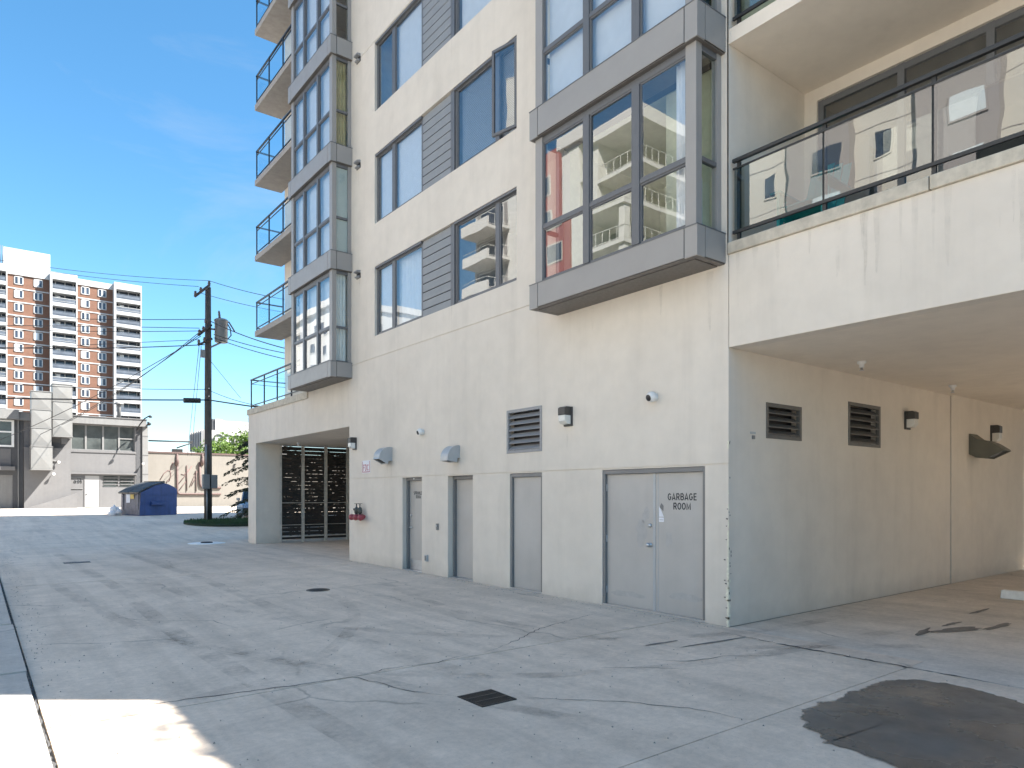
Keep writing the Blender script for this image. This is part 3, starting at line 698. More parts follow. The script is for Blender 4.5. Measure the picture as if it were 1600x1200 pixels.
def facade_window(y0, y1, z0, ym, dress, open_sash=False, ym2=None):
    """two lights divided at ym (ym..ym2 mullion)"""
    z1 = z0 + WH; xa, xb = FX + .06, FX + .13
    f = frame_rect(y0, y1, z0, z1, xa, xb, .055); f.box(xa, xb, ym, ym2, z0 + .055, z1 - .055)
    f.box(FX + .012, xa, y0, y1, z1 - .05, z1)                 # dark head flashing
    wdw = f.build('window', M['frame'], apt, .004)
    lights = [(y0 + .055, ym), (ym2, y1 - .055)]
    for i, (a, b) in enumerate(lights):
        if open_sash and i == 0:
            s = frame_rect(0, b - a + .05, 0, WH - .1, -.02, .03, .05)
            o = s.build('sash', M['frame'], None); o.matrix_basis = Matrix.Translation((FX + .03, a - .03, z0 + .05)) @ Matrix.Rotation(R(12.5), 4, 'Z'); put(o, wdw)
            p = B(.002, .008, .05, b - a, .05, WH - .15).build('pane', M['glass'], None); p.matrix_basis = Matrix.Translation((FX + .03, a - .03, z0 + .05)) @ Matrix.Rotation(R(12.5), 4, 'Z'); put(p, wdw)
        else:
            r = frame_rect(a, b, z0 + .055, z1 - .055, xa + .012, xb - .01, .03); r.build('sash', M['frame'], wdw)
            o = B(-.003, .003, -(b - a) / 2 + .03, (b - a) / 2 - .03, 0, WH - .17).build('pane', M['glass'], None)
            o.matrix_basis = Matrix.Translation((xa + .03, (a + b) / 2, z0 + .085)) @ Matrix.Rotation(R(random.uniform(-.35, .35)), 4, 'Z') @ Matrix.Rotation(R(random.uniform(-.25, .25)), 4, 'Y'); put(o, wdw)
    for d in dress:
        kind, a, b = d[:3]
        if kind == 'blind': venetian(a, b, z0 + .06, z1 - .06, xb + .03).build('blind', M['blind'], wdw)
        elif kind == 'roller': B(xb + .03, xb + .034, a, b, z0 + .06, z1 - .06).build('roller_blind', M['curtain'], wdw)
        else: drape(a, b, z0 + .03, z1, xb + .09).build('curtain', M['curtain'], wdw)
    return wdw
for k, z in enumerate(WIN_Z):
    facade_window(13.42, 15.66, z, 14.72, [[('curtain', 13.45, 14.78), ('roller', 14.86, 15.6)], [('roller', 13.45, 14.78), ('roller', 14.88, 15.6)], [('roller', 13.45, 14.75)], [], [('curtain', 13.5, 15.5)]][k], ym2=14.86)  # rollers across the narrow panes are added to brighten them
    facade_window(9.97, 12.10, z, 10.575, [[('curtain', 10.0, 10.15)], [('blind', 10.02, 12.0)], [('roller', 10.02, 12)], [], []][k], open_sash=(k == 1), ym2=10.69)
    sp = B(FX + .085, FX + .10, 12.24, 13.42, z, z + WH).build('siding_panel', M['gap'], apt)
    MB().box(FX + .03, FX + .12, 12.10, 12.24, z, z + WH).build('trim', M['frame'], sp)
    if board is None:
        nb = 9; hb = WH / nb
        board = MB().prism([(.012, 0), (-.010, 0), (-.013, hb - .024), (.012, hb - .016)], -.588, .588, lambda p, q, a: (p, a, q)).mesh('siding_board')
        board.materials.append(M['siding'])
    for i in range(nb): shared(board, 'siding_board', sp, (FX + .072, 12.832, z + i * hb + .004))

# --- bays
def bay(y0, y1, levels, mull, dresses, tag_):
    """y0..y1 outer width; levels = list of (band_bottom, band_top, head); the band is clad in panels, glass above it"""
    bx = 7.235; g0, g1 = y0 + .07, y1 - .07; gx = bx + .07
    for i, (zb, zt, zh) in enumerate(levels):
        core = B(bx + .012, FX + .15, y0 + .012, y1 - .012, zb + .012, zt - .012).build('bay_window', M['gap'], apt)
        e = .014; cw = .20
        P = MB()
        def pan(*a): B(*a).build('panel', M['metal'], core, .003)
        # front, corner returns, sides
        pan(bx, bx + .02, y0 + cw + e, y1 - cw - e, zb + e, zt)
        MB().box(bx, bx + .02, y0, y0 + cw, zb, zt).box(bx + .02, bx + .16, y0, y0 + .02, zb, zt).build('corner_panel', M['metal'], core, .003)
        MB().box(bx, bx + .02, y1 - cw, y1, zb, zt).box(bx + .02, bx + .16, y1 - .02, y1, zb, zt).build('corner_panel', M['metal'], core, .003)
        pan(bx + .16 + e, FX - .005, y0, y0 + .02, zb + e, zt); pan(bx + .16 + e, FX - .005, y1 - .02, y1, zb + e, zt)
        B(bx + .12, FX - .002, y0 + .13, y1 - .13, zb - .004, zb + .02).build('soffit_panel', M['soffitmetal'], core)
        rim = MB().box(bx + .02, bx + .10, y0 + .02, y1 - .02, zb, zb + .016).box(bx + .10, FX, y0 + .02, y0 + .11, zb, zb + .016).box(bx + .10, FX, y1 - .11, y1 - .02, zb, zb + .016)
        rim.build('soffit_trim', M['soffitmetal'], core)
        B(bx - .006, FX, y0 - .006, y1 + .006, zt - .002, zt + .012).build('cap_flashing', M['frame'], core)
        # frame
        z0 = zt + .012; tz = zt + .92
        pw = .17
        for ya in (g0, g1 - pw): B(gx, gx + .12, ya, ya + pw, z0, zh).build('corner_post', M['metal'], core, .004)
        for ya in (g0, g1 - .09): B(FX - .09, FX + .02, ya, ya + .09, z0, zh).build('wall_post', M['metal'], core, .004)
        B(gx + .02, gx + .09, g0 + pw, g1 - pw, z0, z0 + .05).build('sill', M['frame'], core, .003); B(gx + .02, gx + .09, g0 + pw, g1 - pw, zh - .10, zh).build('head', M['frame'], core, .003)
        for a, b in mull: B(gx + .005, gx + .10, a, b, z0 + .05, zh - .10).build('mullion', M['frame'], core, .003)
        ed = [g0 + pw] + [v for m in mull for v in m] + [g1 - pw]
        for a, b in zip(ed[::2], ed[1::2]): B(gx + .015, gx + .09, a, b, tz - .03, tz + .03).build('transom', M['frame'], core, .003)
        for ya in (g0 + .01, g1 - .07):
            for za, zc, nm in ((tz - .03, tz + .03, 'transom'), (zh - .08, zh, 'head'), (z0, z0 + .04, 'sill')): B(gx + .12, FX - .09, ya, ya + .06, za, zc).build(nm, M['frame'], core, .003)
        for a, b in zip(ed[::2], ed[1::2]):
            for za, zc in ((z0 + .05, tz - .03), (tz + .03, zh - .10)):
                rr = frame_rect(a, b, za, zc, gx + .03, gx + .075, .025); rr.build('sash', M['frame'], core)
                o = B(-.004, .004, -(b - a) / 2, (b - a) / 2, 0, zc - za).build('pane', M['glass'], None)
                o.matrix_basis = Matrix.Translation((gx + .05, (a + b) / 2, za)) @ Matrix.Rotation(R(random.uniform(-.5, .5)), 4, 'Z') @ Matrix.Rotation(R(random.uniform(-.3, .3)), 4, 'Y'); put(o, core)
        for ya in (g0 + .04, g1 - .04):
            for za, zc in ((z0 + .04, tz - .03), (tz + .03, zh - .08)):
                B(gx + .12, FX - .09, ya - .003, ya + .003, za, zc).build('pane', M['glass_clear'], core)
        # inside
        B(bx + .05, 10.2, y0 + .1, y1 - .1, zb + .05, zt - .03).build('floor', M['room'], core)
        rm = MB(); zc = zh + .25
        ra, rb = y0 + .09, y1 - .09
        rm.quad((10.4, ra, zt), (10.4, rb, zt), (10.4, rb, zc), (10.4, ra, zc))
        rm.quad((FX + .2, ra, zt), (10.4, ra, zt), (10.4, ra, zc), (FX + .2, ra, zc)); rm.quad((FX + .2, rb, zt), (10.4, rb, zt), (10.4, rb, zc), (FX + .2, rb, zc))
        rm.quad((gx + .13, g0, zh + .02), (10.4, g0, zh + .02), (10.4, g1, zh + .02), (gx + .13, g1, zh + .02))
        rm.build('room', M['limewall' if tag_ == 'near' else 'room'], core, fix=False)
        for d in dresses[i]:
            k = d[0]
            if k == 'side': drape(gx + .14, FX - .08, zt + .03, zh - .03, g0 + .13, .015, .09, 'x').build('curtain', M[d[1]], core)
            elif k == 'panel': B(gx + .125, FX - .085, g0 + .06, g0 + .064, zt + .03, zh - .05).build('blind', M['frost'], core)
            elif k == 'sheer': drape(d[1], d[2], zt + .03, zh - .03, gx + .20).build('curtain', M['curtain'], core)
            elif k == 'roller': B(gx + .15, gx + .154, d[1], d[2], d[3] if len(d) > 3 else zt + .05, zh - .05).build('roller_blind', M['curtain'], core)
LV5 = [(4.785, 5.18, 7.57), (7.57, 8.035, 10.35), (10.35, 10.815, 13.13), (13.13, 13.595, 15.91), (15.91, 16.375, 18.4)]
bay(5.50, 8.86, LV5, [(6.54, 6.68), (7.54, 7.67)], [[('sheer', 5.8, 6.05)], [('roller', 5.8, 8.6)], [], [], []], 'near')
bay(16.94, 20.0, LV5, [(17.95, 18.06), (18.93, 19.04)], [[('sheer', 17.2, 19.8), ('side', 'curtain')], [('panel',), ('roller', 17.2, 19.8)], [('side', 'curtain_gold'), ('roller', 17.2, 19.8)], [('roller', 17.2, 19.8)], []], 'far')
MB().box(7.9, 7.93, 5.75, 6.55, 5.2, 7.5).build('room_partition', M['limewall'], apt)
# vertical blinds seen through the side of the near bay
vb = MB()
for k in range(4): vb.box(7.50 + k * .07, 7.53 + k * .07, 5.80, 5.806, 5.3, 6.0)
vb.build('vertical_blind', M['frost'], apt)

# --- stacked balconies at the far corner, terrace rail on the podium
for k in range(5):
    z = 7.55 + 2.78 * k
    B(8.17, 9.17, 19.9, 26.02, z, z + .2).build('balcony_slab', M['slab'], apt, .01)
    t = MB().box(8.2, 8.25, 20.0, 25.98, z + 1.23, z + 1.28).box(8.2, 9.17, 25.93, 25.98, z + 1.23, z + 1.28)
    r = t.build('balcony_railing', M['rail'], apt)
    b = MB().box(8.21, 8.24, 20.0, 25.97, z + .30, z + .33).box(8.21, 9.17, 25.94, 25.97, z + .30, z + .33).box(8.21, 8.24, 20.0, 25.97, z + 1.10, z + 1.12)
    b.build('bottom_rail', M['rail'], r)
    for y in (20.4, 21.8, 23.2, 24.6, 25.95): B(8.205, 8.245, y - .02, y + .02, z + .2, z + 1.24).build('post', M['rail'], r)
    for a, c in ((20.05, 21.75), (21.85, 23.15), (23.25, 24.55), (24.65, 25.9)): B(8.222, 8.228, a, c, z + .33, z + 1.1).build('pane', M['glass_far'], r)
    B(8.3, 9.15, 25.952, 25.958, z + .33, z + 1.1).build('pane', M['glass_far'], r)
    fr = frame_rect(21.0, 24.6, z + .22, z + 2.4, 9.10, 9.16, .07); fr.box(9.10, 9.16, 22.75, 22.85, z + .29, z + 2.33)
    wd = fr.build('window', M['frame'], apt)
    B(9.12, 9.128, 21.07, 22.75, z + .29, z + 2.33).build('pane', M['glass'], wd); B(9.12, 9.128, 22.85, 24.53, z + .29, z + 2.33).build('pane', M['glass'], wd)
t = MB().box(7.9, 7.95, 20.0, 25.66, 5.86, 5.90).box(7.9, 12, 25.61, 25.66, 5.86, 5.90)
r = t.build('terrace_railing', M['rail'], apt)
MB().box(7.91, 7.94, 20.0, 25.65, 4.93, 4.96).box(7.91, 12, 25.62, 25.65, 4.93, 4.96).box(7.91, 7.94, 20.0, 25.65, 5.72, 5.74).box(7.91, 12, 25.62, 25.65, 5.72, 5.74).build('bottom_rail', M['rail'], r)
for y in (20.3, 21.6, 22.9, 24.2, 25.62): B(7.905, 7.945, y - .02, y + .02, 4.8, 5.87).build('post', M['rail'], r)
for x in (9.2, 10.5, 11.8): B(x - .02, x + .02, 25.615, 25.655, 4.8, 5.87).build('post', M['rail'], r)
for a, c in ((20.05, 21.55), (21.65, 22.85), (22.95, 24.15), (24.25, 25.58)): B(7.922, 7.928, a, c, 4.96, 5.72).build('pane', M['glass_far'], r)

# --- doors
def door_leaf(name, y0, y1, x, kick=0, thr=True, z1=2.06, mat='door'):
    """leaf with steel frame in the opening y0..y1"""
    f = MB(); xo = FX + .012 if x < FX + .1 else x - .07
    f.box(xo, x + .05, y0 + .004, y0 + .05, 0, 2.126).box(xo, x + .05, y1 - .05, y1 - .004, 0, 2.126).box(xo, x + .05, y0 + .05, y1 - .05, z1, 2.126)
    f.build('door_frame', M['jamb'], apt, .004)
    return f
def lever(parent, y, x, side, z=1.0):
    s = MB().lathe((x, y, z), (-1, 0, 0), [(.028, 0), (.028, .012), (.011, .014), (.011, .06)], 14); s.tube([(x - .055, y, z), (x - .055, y + side * .11, z)], .009, 8)
    s.build('handle', M['bare'], parent)
    MB().lathe((x, y, z + .28), (-1, 0, 0), [(.026, 0), (.026, .02), (.02, .03), (0, .03)], 14).build('deadbolt', M['bare'], parent)
# recessed sprinkler-room door
y0, y1 = DOORS['d1']; x = FX + .17
door_leaf('', y0, y1, x)
d = B(x, x + .045, y0 + .052, y1 - .052, .02, 2.057).build('door', M['door'], apt, .003); d['label'] = 'grey steel door with bare metal kick plate and black lettering'
B(x - .003, x, y0 + .06, y1 - .06, .03, .24).build('kick_plate', M['bare'], d)
B(x - .004, x, y1 - .066, y1 - .053, .03, 2.05).build('edge_strip', M['bare'], d)
lever(d, y1 - .12, x, -1, .98)
letters(['SPRINKLER', 'ROOM'], .075, .17, M['lettering'], d, x - .002, (y0 + y1) / 2, 1.73)
B(FX + .09, FX + .14, (y0 + y1) / 2 + .06, (y0 + y1) / 2 + .1, 2.085, 2.115).build('door_lamp', M['white'], apt)
B(FX + .01, x + .02, y0 + .005, y1 - .005, -.01, .018).build('threshold', M['bare'], apt)
y0, y1 = DOORS['d2']; x = FX + .19
door_leaf('', y0, y1, x)
d = B(x, x + .045, y0 + .052, y1 - .052, .02, 2.057).build('door', M['door'], apt, .003)
B(x - .004, x, y1 - .066, y1 - .053, .03, 2.05).build('edge_strip', M['bare'], d)
B(FX + .012, x + .02, y0 + .005, y1 - .005, -.01, .022).build('threshold', M['bare'], apt)
y0, y1 = DOORS['d3']; x = FX + .055
door_leaf('', y0, y1, x)
d = B(x, x + .045, y0 + .052, y1 - .052, .03, 2.057).build('door', M['door'], apt, .003)
B(FX + .004, x + .02, y0 + .005, y1 - .005, -.01, .03).build('threshold', M['bare'], apt)
for z in (.25, 1.05, 1.85): MB().tube([(x - .006, y0 + .05, z - .05), (x - .006, y0 + .05, z + .05)], .009, 8).build('hinge', M['jamb'], d)
y0, y1 = DOORS['g']; x = FX + .06
door_leaf('', y0, y1, x)
ymid = 6.745
dl = B(x, x + .045, ymid + .004, y1 - .052, .03, 2.057).build('door', M['door'], apt, .003)
dr = B(x, x + .045, y0 + .052, ymid - .004, .03, 2.057).build('door', M['door'], apt, .003); dr['label'] = 'grey steel door leaf lettered GARBAGE ROOM'
B(x - .006, x, ymid - .004, ymid + .045, .03, 2.055).build('astragal', M['hood'], dl)
B(x - .003, x, ymid - .055, ymid - .04, .03, 2.055).build('edge_strip', M['hood'], dr)
B(FX + .004, x + .02, y0 + .005, y1 - .005, -.01, .03).build('threshold', M['bare'], apt)
for zz, o, yy in ((.25, dl, y1), (1.05, dl, y1), (1.85, dl, y1), (.25, dr, y0), (1.05, dr, y0), (1.85, dr, y0)):
    s = 1 if yy == y0 else -1
    MB().tube([(x - .008, yy + s * .05, zz - .055), (x - .008, yy + s * .05, zz + .055)], .01, 8).build('hinge', M['hood'], o)
MB().lathe((x, ymid + .10, 1.0), (-1, 0, 0), [(.034, 0), (.034, .012), (.014, .016), (.014, .035), (.03, .045), (.032, .065), (.022, .08), (0, .082)], 18).build('knob', M['bare'], dl)
MB().lathe((x, ymid + .10, 1.285), (-1, 0, 0), [(.03, 0), (.03, .015), (.022, .03), (0, .032)], 16).build('deadbolt', M['bare'], dl)
letters(['GARBAGE', 'ROOM'], .098, .165, M['lettering'], dr, x - .002, 6.265, 1.645, 1.05, .12, 1.36)
st = B(x - .0025, x, ymid - .155, ymid - .065, 1.345, 1.41).build('paper_notice', M['paper'], dr)
MB().quad((x - .002, ymid - .065, 1.42), (x - .002, ymid - .155, 1.42), (x - .002, ymid - .13, 1.47), (x - .002, ymid - .065, 1.58)).build('torn_sticker', M['paper'], dr)
MB().quad((x - .003, ymid - .075, 1.56), (x - .003, ymid - .145, 1.50), (x - .003, ymid - .15, 1.58), (x - .003, ymid - .11, 1.62)).build('sticker', M['jamb'], dr)
MB().box(x - .0035, x - .0025, ymid - .145, ymid - .075, 1.372, 1.378).build('notice_line', M['jamb'], dr)
# scuffs on the garbage-room leaves
def wall_blot(cy, cz, ry, rz, x, seed):
    q = blot(cy, cz, ry, rz, 36, .5, 0, seed); return MB().quad(*[(x, a, b) for a, b, _ in q.v])
M['scuff'] = plain('worn_grey_paint', (.41, .40, .39), .55, var=.12, scale=9)
for cy_, cz_, ry_, rz_, o_ in ((7.02, 1.17, .12, .17, dl), (6.93, 1.45, .07, .1, dl), (7.3, .22, .3, .05, dl), (6.2, .3, .25, .06, dr), (6.5, 1.1, .05, .12, dr)):
    stuff(wall_blot(cy_, cz_, ry_, rz_, x - .0015, int(cy_ * 100)).build('scuff_mark', M['scuff'], o_, fix=False))
# --- louvres
def louver(parent_name, fn, w, h, mat, n):
    """fn(u, out, z) -> xyz, u across 0..w, z up 0..h"""
    def bx(u0, u1, o0, o1, z0, z1):
        s = MB(); c = [fn(u, o, z) for z in (z0, z1) for o in (o0, o1) for u in (u0, u1)]; k = len(s.v); s.v += c
        for f in ((0, 2, 3, 1), (4, 5, 7, 6), (0, 1, 5, 4), (2, 6, 7, 3), (0, 4, 6, 2), (1, 3, 7, 5)): s.f.append(f); s.sm.append(False)
        return s
    s = MB()
    for a in ((0, .055, -.05, .012, 0, h), (w - .055, w, -.05, .012, 0, h), (.055, w - .055, -.05, .012, 0, .055), (.055, w - .055, -.05, .012, h - .055, h)):
        q = bx(*a); k = len(s.v); s.v += q.v; s.f += [tuple(i + k for i in f) for f in q.f]; s.sm += q.sm
    fr = s.build('louver', mat, apt, .003)
    bx(.05, w - .05, -.14, -.13, .05, h - .05).build('backing', M['black'], fr)
    p = (h - .11) / n
    for i in range(n):
        z = .06 + i * p
        prof = [(.0, z), (.004, z + .012), (-.075, z + p * .72), (-.085, z + p * .70)]
        MB().prism(prof, .055, w - .055, lambda a, b, u: fn(u, a, b)).build('blade', mat, fr)
louver('l', lambda u, o, z: (FX - o, 9.25 + u, 2.5 + z), 1.01, .80, M['louver'], 6)
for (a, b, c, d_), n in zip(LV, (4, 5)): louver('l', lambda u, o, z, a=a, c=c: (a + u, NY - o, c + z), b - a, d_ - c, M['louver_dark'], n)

# --- dryer vents beside the bay
for k, z in enumerate((7.44, 10.27, 13.01)):
    v = thing('wall_vent', ['small dark wall vent beside the lowest storey of the far bay', 'small dark wall vent between the second and third storeys of the far bay', 'topmost small dark wall vent, beside the upper far bay'][k], 'vent', (FX, 16.56, z), 'dark wall vents beside the far bay')
    MB().prism([(0, .07), (.10, .05), (.10, .02), (0, -.0)], -.10, .10, lambda p, q, a: (FX - p, 16.56 + a, z + q)).build('hood', M['louver'], v)
    B(FX - .012, FX, 16.45, 16.67, z - .13, z).build('grille', M['black'], v)
    MB().prism([(0, -.06), (.08, -.085), (.08, -.11), (0, -.13)], -.08, .08, lambda p, q, a: (FX - p, 16.56 + a, z + q)).build('flap', M['louver'], v)

# ------------------------------------------------------------------ things fixed to the building
def wall_lamp(label, o, ax, out, h=.32):
    """o: middle of the back plate's foot; ax: unit along the wall; out: unit off the wall"""
    o, ax, out = Vector(o), Vector(ax), Vector(out); up = Vector((0, 0, 1))
    L = thing('wall_lamp', label, 'wall lamp', o, 'dark wall lamps with clear lenses')
    def fn(p, q, a): return tuple(o + out * p + up * q + ax * a)
    MB().prism([(0, 0), (.03, 0), (.03, h), (0, h)], -.10, .10, fn).build('back_plate', M['bronze'], L, .004)
    MB().prism([(.03, h * .56), (.17, h * .56), (.17, h * .93), (.13, h), (.03, h)], -.085, .085, fn).build('hood', M['bronze'], L, .004)
    MB().prism([(.03, .03), (.11, .035), (.165, h * .25), (.165, h * .555), (.03, h * .555)], -.08, .08, fn).build('lens', M['lens'], L, .006)
    return L
wall_lamp('dark wall lamp beside the louvre above the grey doors', (FX, 8.56, 2.88), (0, 1, 0), (-1, 0, 0))
wall_lamp('dark wall lamp at the edge of the slatted passage opening', (FX, 16.78, 2.90), (0, 1, 0), (-1, 0, 0))
wall_lamp('dark wall lamp in the covered drive right of two louvres', (13.15, NY, 2.90), (1, 0, 0), (0, -1, 0))
wall_lamp('dark wall lamp half hidden behind the olive vent hood', (17.25, NY - .018, 2.84), (1, 0, 0), (0, -1, 0), .38)
def camera_ball(label, y, z):
    c = thing('security_camera', label, 'camera', (FX, y, z), 'white dome security cameras')
    MB().lathe((FX, y, z), (-1, 0, 0), [(.065, 0), (.065, .025), (.05, .035)], 20).build('base', M['white'], c)
    ce = Vector((FX - .075, y, z)); ax = Vector((-.93, .16, -.32)).normalized()
    prof = [(.078 * math.sin(t), -.078 * math.cos(t)) for t in [PI * k / 12 for k in range(0, 10)]]
    MB().lathe(ce, ax, prof, 20).build('ball', M['white'], c)
    MB().lathe(ce, ax, [(.048, .055), (.048, .066), (.03, .074), (0, .076)], 18).build('lens', M['black'], c)
camera_ball('white ball security camera above the sprinkler room door', 13.32, 3.12)
camera_ball('white ball security camera above the garbage room doors', 6.71, 3.16)
def vent_hood(label, prof, a0, a1, fn, mat, flange):
    h = thing('vent_hood', label, 'vent hood', fn(0, prof[0][1], a0), None)
    k = len(prof); s = MB(); t = .004
    s.v += [fn(p, q, a0) for p, q in prof] + [fn(p, q, a1) for p, q in prof]
    s.f.append(tuple(range(k))); s.f.append(tuple(range(2 * k - 1, k - 1, -1))); s.sm += [False, False]
    for i in range(k - 1):
        if i in flange: continue
        s.f.append((i + 1, i, k + i, k + i + 1)); s.sm.append(False)
    o = s.build('shell', mat, h); m = o.modifiers.new('thickness', 'SOLIDIFY'); m.thickness = .008
    s = MB()
    for i in flange:
        (p, q), (p2, q2) = prof[i], prof[i + 1]
        s.quad(fn(p - .02, q + .03, a0 + .01), fn(p2 - .0, q2 + .03, a0 + .01), fn(p2 - .0, q2 + .03, a1 - .01), fn(p - .02, q + .03, a1 - .01))
    s.build('screen', M['black'], h)
    return h
def hx(p, q, a): return (FX - p, a, q)
def arc(x0, z0, x1, z1, n=8): return [(x0 + (x1 - x0) * math.sin(PI / 2 * k / n), z1 + (z0 - z1) * math.cos(PI / 2 * k / n)) for k in range(n + 1)]
vent_hood('angular pale grey vent hood beside the passage opening', [(0, 2.86)] + arc(.06, 2.865, .34, 2.62) + [(.36, 2.58), (.12, 2.46), (.1, 2.53), (0, 2.54)], 14.74, 15.04, hx, M['hood'], (10,))
vent_hood('rounded pale grey vent hood over the second grey door', [(0, 2.74)] + arc(.05, 2.745, .30, 2.47) + [(.30, 2.43), (.07, 2.40), (.06, 2.49), (0, 2.49)], 11.84, 12.12, hx, M['hood'], (10,))
vent_hood('olive grey vent hood on the far wall of the covered drive', [(0, 2.98), (.14, 2.86), (.30, 2.82), (.42, 2.76), (.58, 2.64), (.60, 2.61), (.30, 2.46), (.12, 2.49), (0, 2.56)], 15.97, 16.42, lambda p, q, a: (a, NY - .018 - p, q), M['hood_dark'], (5,))
# sprinkler heads
for (x, y), lb in (((10.2, 4.85), 'white sprinkler head on the soffit, nearer the alley'), ((13.7, 4.92), 'white sprinkler head on the soffit near the wall joint')):
    s = thing('sprinkler_head', lb, 'sprinkler', (x, y, 3.68), 'sprinkler heads under the soffit')
    MB().lathe((x, y, 3.68), (0, 0, -1), [(.065, 0), (.06, .03), (.034, .045), (.034, .09)], 16).build('body', M['white'], s)
    MB().lathe((x, y, 3.59), (0, 0, -1), [(.016, 0), (.016, .03), (.035, .04), (.035, .045)], 14).build('deflector', M['bare'], s)
s = thing('sprinkler_head', 'white sprinkler head under the slatted passage soffit', 'sprinkler', (8.9, 23.6, 3.54), 'sprinkler heads under the soffit')
MB().lathe((8.9, 23.6, 3.54), (0, 0, -1), [(.06, 0), (.055, .03), (.03, .04), (.03, .12)], 14).build('body', M['white'], s)
# fire department connection
fd = thing('fire_connection', 'red twin fire hose connection with dark green valves on wall', 'fire connection', (FX, 16.32, 1.2))
MB().tube([(FX - .12, 16.02, 1.18), (FX - .12, 16.62, 1.18)], .05, 12).build('manifold', M['redpaint'], fd)
MB().tube([(FX, 16.32, 1.18), (FX - .12, 16.32, 1.18)], .06, 12).build('inlet', M['redpaint'], fd)
for y in (16.06, 16.33, 16.58):
    MB().lathe((FX - .12, y, 1.17), (-1, .0, -.15), [(.06, 0), (.075, .05), (.08, .09), (.055, .13), (0, .135)], 16).build('cap', M['redpaint'], fd)
for y in (16.22, 16.42):
    MB().lathe((FX - .13, y, 1.2), (0, 0, 1), [(.035, 0), (.035, .05), (.055, .07), (.06, .14), (.045, .2), (.014, .22), (.014, .3)], 14).build('valve', M['valve'], fd)
    MB().tube([(FX - .13, y, 1.36), (FX - .2, y + .04, 1.36)], .028, 10).build('valve_cap', M['valve'], fd)
    MB().lathe((FX - .13, y, 1.5), (0, 0, 1), [(.06, 0), (.06, .012)], 12).build('handwheel', M['valve'], fd)
sg = thing('wall_sign', 'small faded red and white sign under the vent hood', 'sign', (FX, 16.13, 2.42))
B(FX - .006, FX, 15.9, 16.36, 2.28, 2.60).build('board', M['paper'], sg)
MB().box(FX - .009, FX - .006, 15.92, 16.34, 2.30, 2.32).box(FX - .009, FX - .006, 15.92, 15.94, 2.32, 2.58).box(FX - .009, FX - .006, 16.32, 16.34, 2.32, 2.58).build('border', M['pinkred'], sg)
letters(['FDC'], .16, .15, M['pinkred'], sg, FX - .008, 16.13, 2.42)
kb = thing('key_switch', 'small dark key switch box between the first two doors', 'key switch', (FX, 12.7, 1.05))
B(FX - .03, FX, 12.665, 12.735, .98, 1.12).build('box', M['jamb'], kb, .004)
MB().lathe((FX - .03, 12.7, 1.07), (-1, 0, 0), [(.018, 0), (.018, .012), (0, .013)], 12).build('lock', M['bare'], kb)
ob = thing('outlet_box', 'small grey outlet box low beside the first door', 'outlet', (FX, 13.13, .35))
B(FX - .05, FX, 13.09, 13.17, .28, .42).build('box', M['hood'], ob, .004)
B(FX - .056, FX - .05, 13.10, 13.16, .30, .40).build('cover', M['jamb'], ob)
tp = thing('wall_plate', 'tiny two-screw plate left of the first louvre in the drive', 'wall plate', (8.39, NY, 2.55))
B(8.33, 8.45, NY - .008, NY, 2.57, 2.60).build('plate', M['hood'], tp); B(8.37, 8.42, NY - .02, NY, 2.50, 2.55).build('bracket', M['jamb'], tp)
# slatted screens
slat_me = B(-.5, .5, -.012, .012, -.066, .066).mesh('slat'); slat_me.materials.append(M['slat'])
s1 = thing('slatted_screen', 'dark slatted screen of three panels inside the far passage opening', 'screen', (8.68, 24.83, 0))
xs = [8.72, 9.56, 10.44, 11.32, 12.2, 13.1, 14.0, 14.9, 15.8]
for x in xs: B(x - .045, x + .045, 24.84, 24.93, .0, 3.53).build('post', M['slatpost'], s1)
for a, b in zip(xs, xs[1:]):
    for k in range(24): shared(slat_me, 'slat', s1, ((a + b) / 2, 24.95, .17 + k * .141), (b - a - .03, 1, 1))
MB().box(8.7, 15.9, 24.86, 24.90, .19, .23).box(8.7, 15.9, 24.86, 24.90, .05, .08).box(8.7, 15.9, 24.86, 24.89, 1.42, 1.44).box(8.7, 15.9, 24.86, 24.89, .62, .635).build('rail', M['slatpost'], s1)
s2 = thing('slatted_screen', 'dark slatted screen at the back of the covered drive, cut by photo edge', 'screen', (19.3, 2, 0))
ysl = [NY - .1, 4.2, 2.9, 1.6, .3, -1.0, -2.3, -3.5, -4.25]
for y in ysl: B(19.30, 19.38, y - .04, y + .04, 0, 3.69).build('post', M['slatpost'], s2)
sl2 = B(-.012, .012, -.5, .5, -.066, .066).mesh('slat'); sl2.materials.append(M['slat'])
for b, a in zip(ysl, ysl[1:]):
    for k in range(23): shared(sl2, 'slat', s2, (19.27, (a + b) / 2, .15 + k * .155), (1, b - a - .02, 1))
ws = thing('wheel_stop', 'pale concrete wheel stop on the covered drive floor', 'wheel stop', (14.6, 4.0, 0))
MB().prism([(-.10, .002), (.10, .002), (.07, .14), (-.07, .14)], -.95, .95, lambda p, q, a: (13.70 + p, 3.22 - a, q)).build('block', M['collar'], ws, .01)

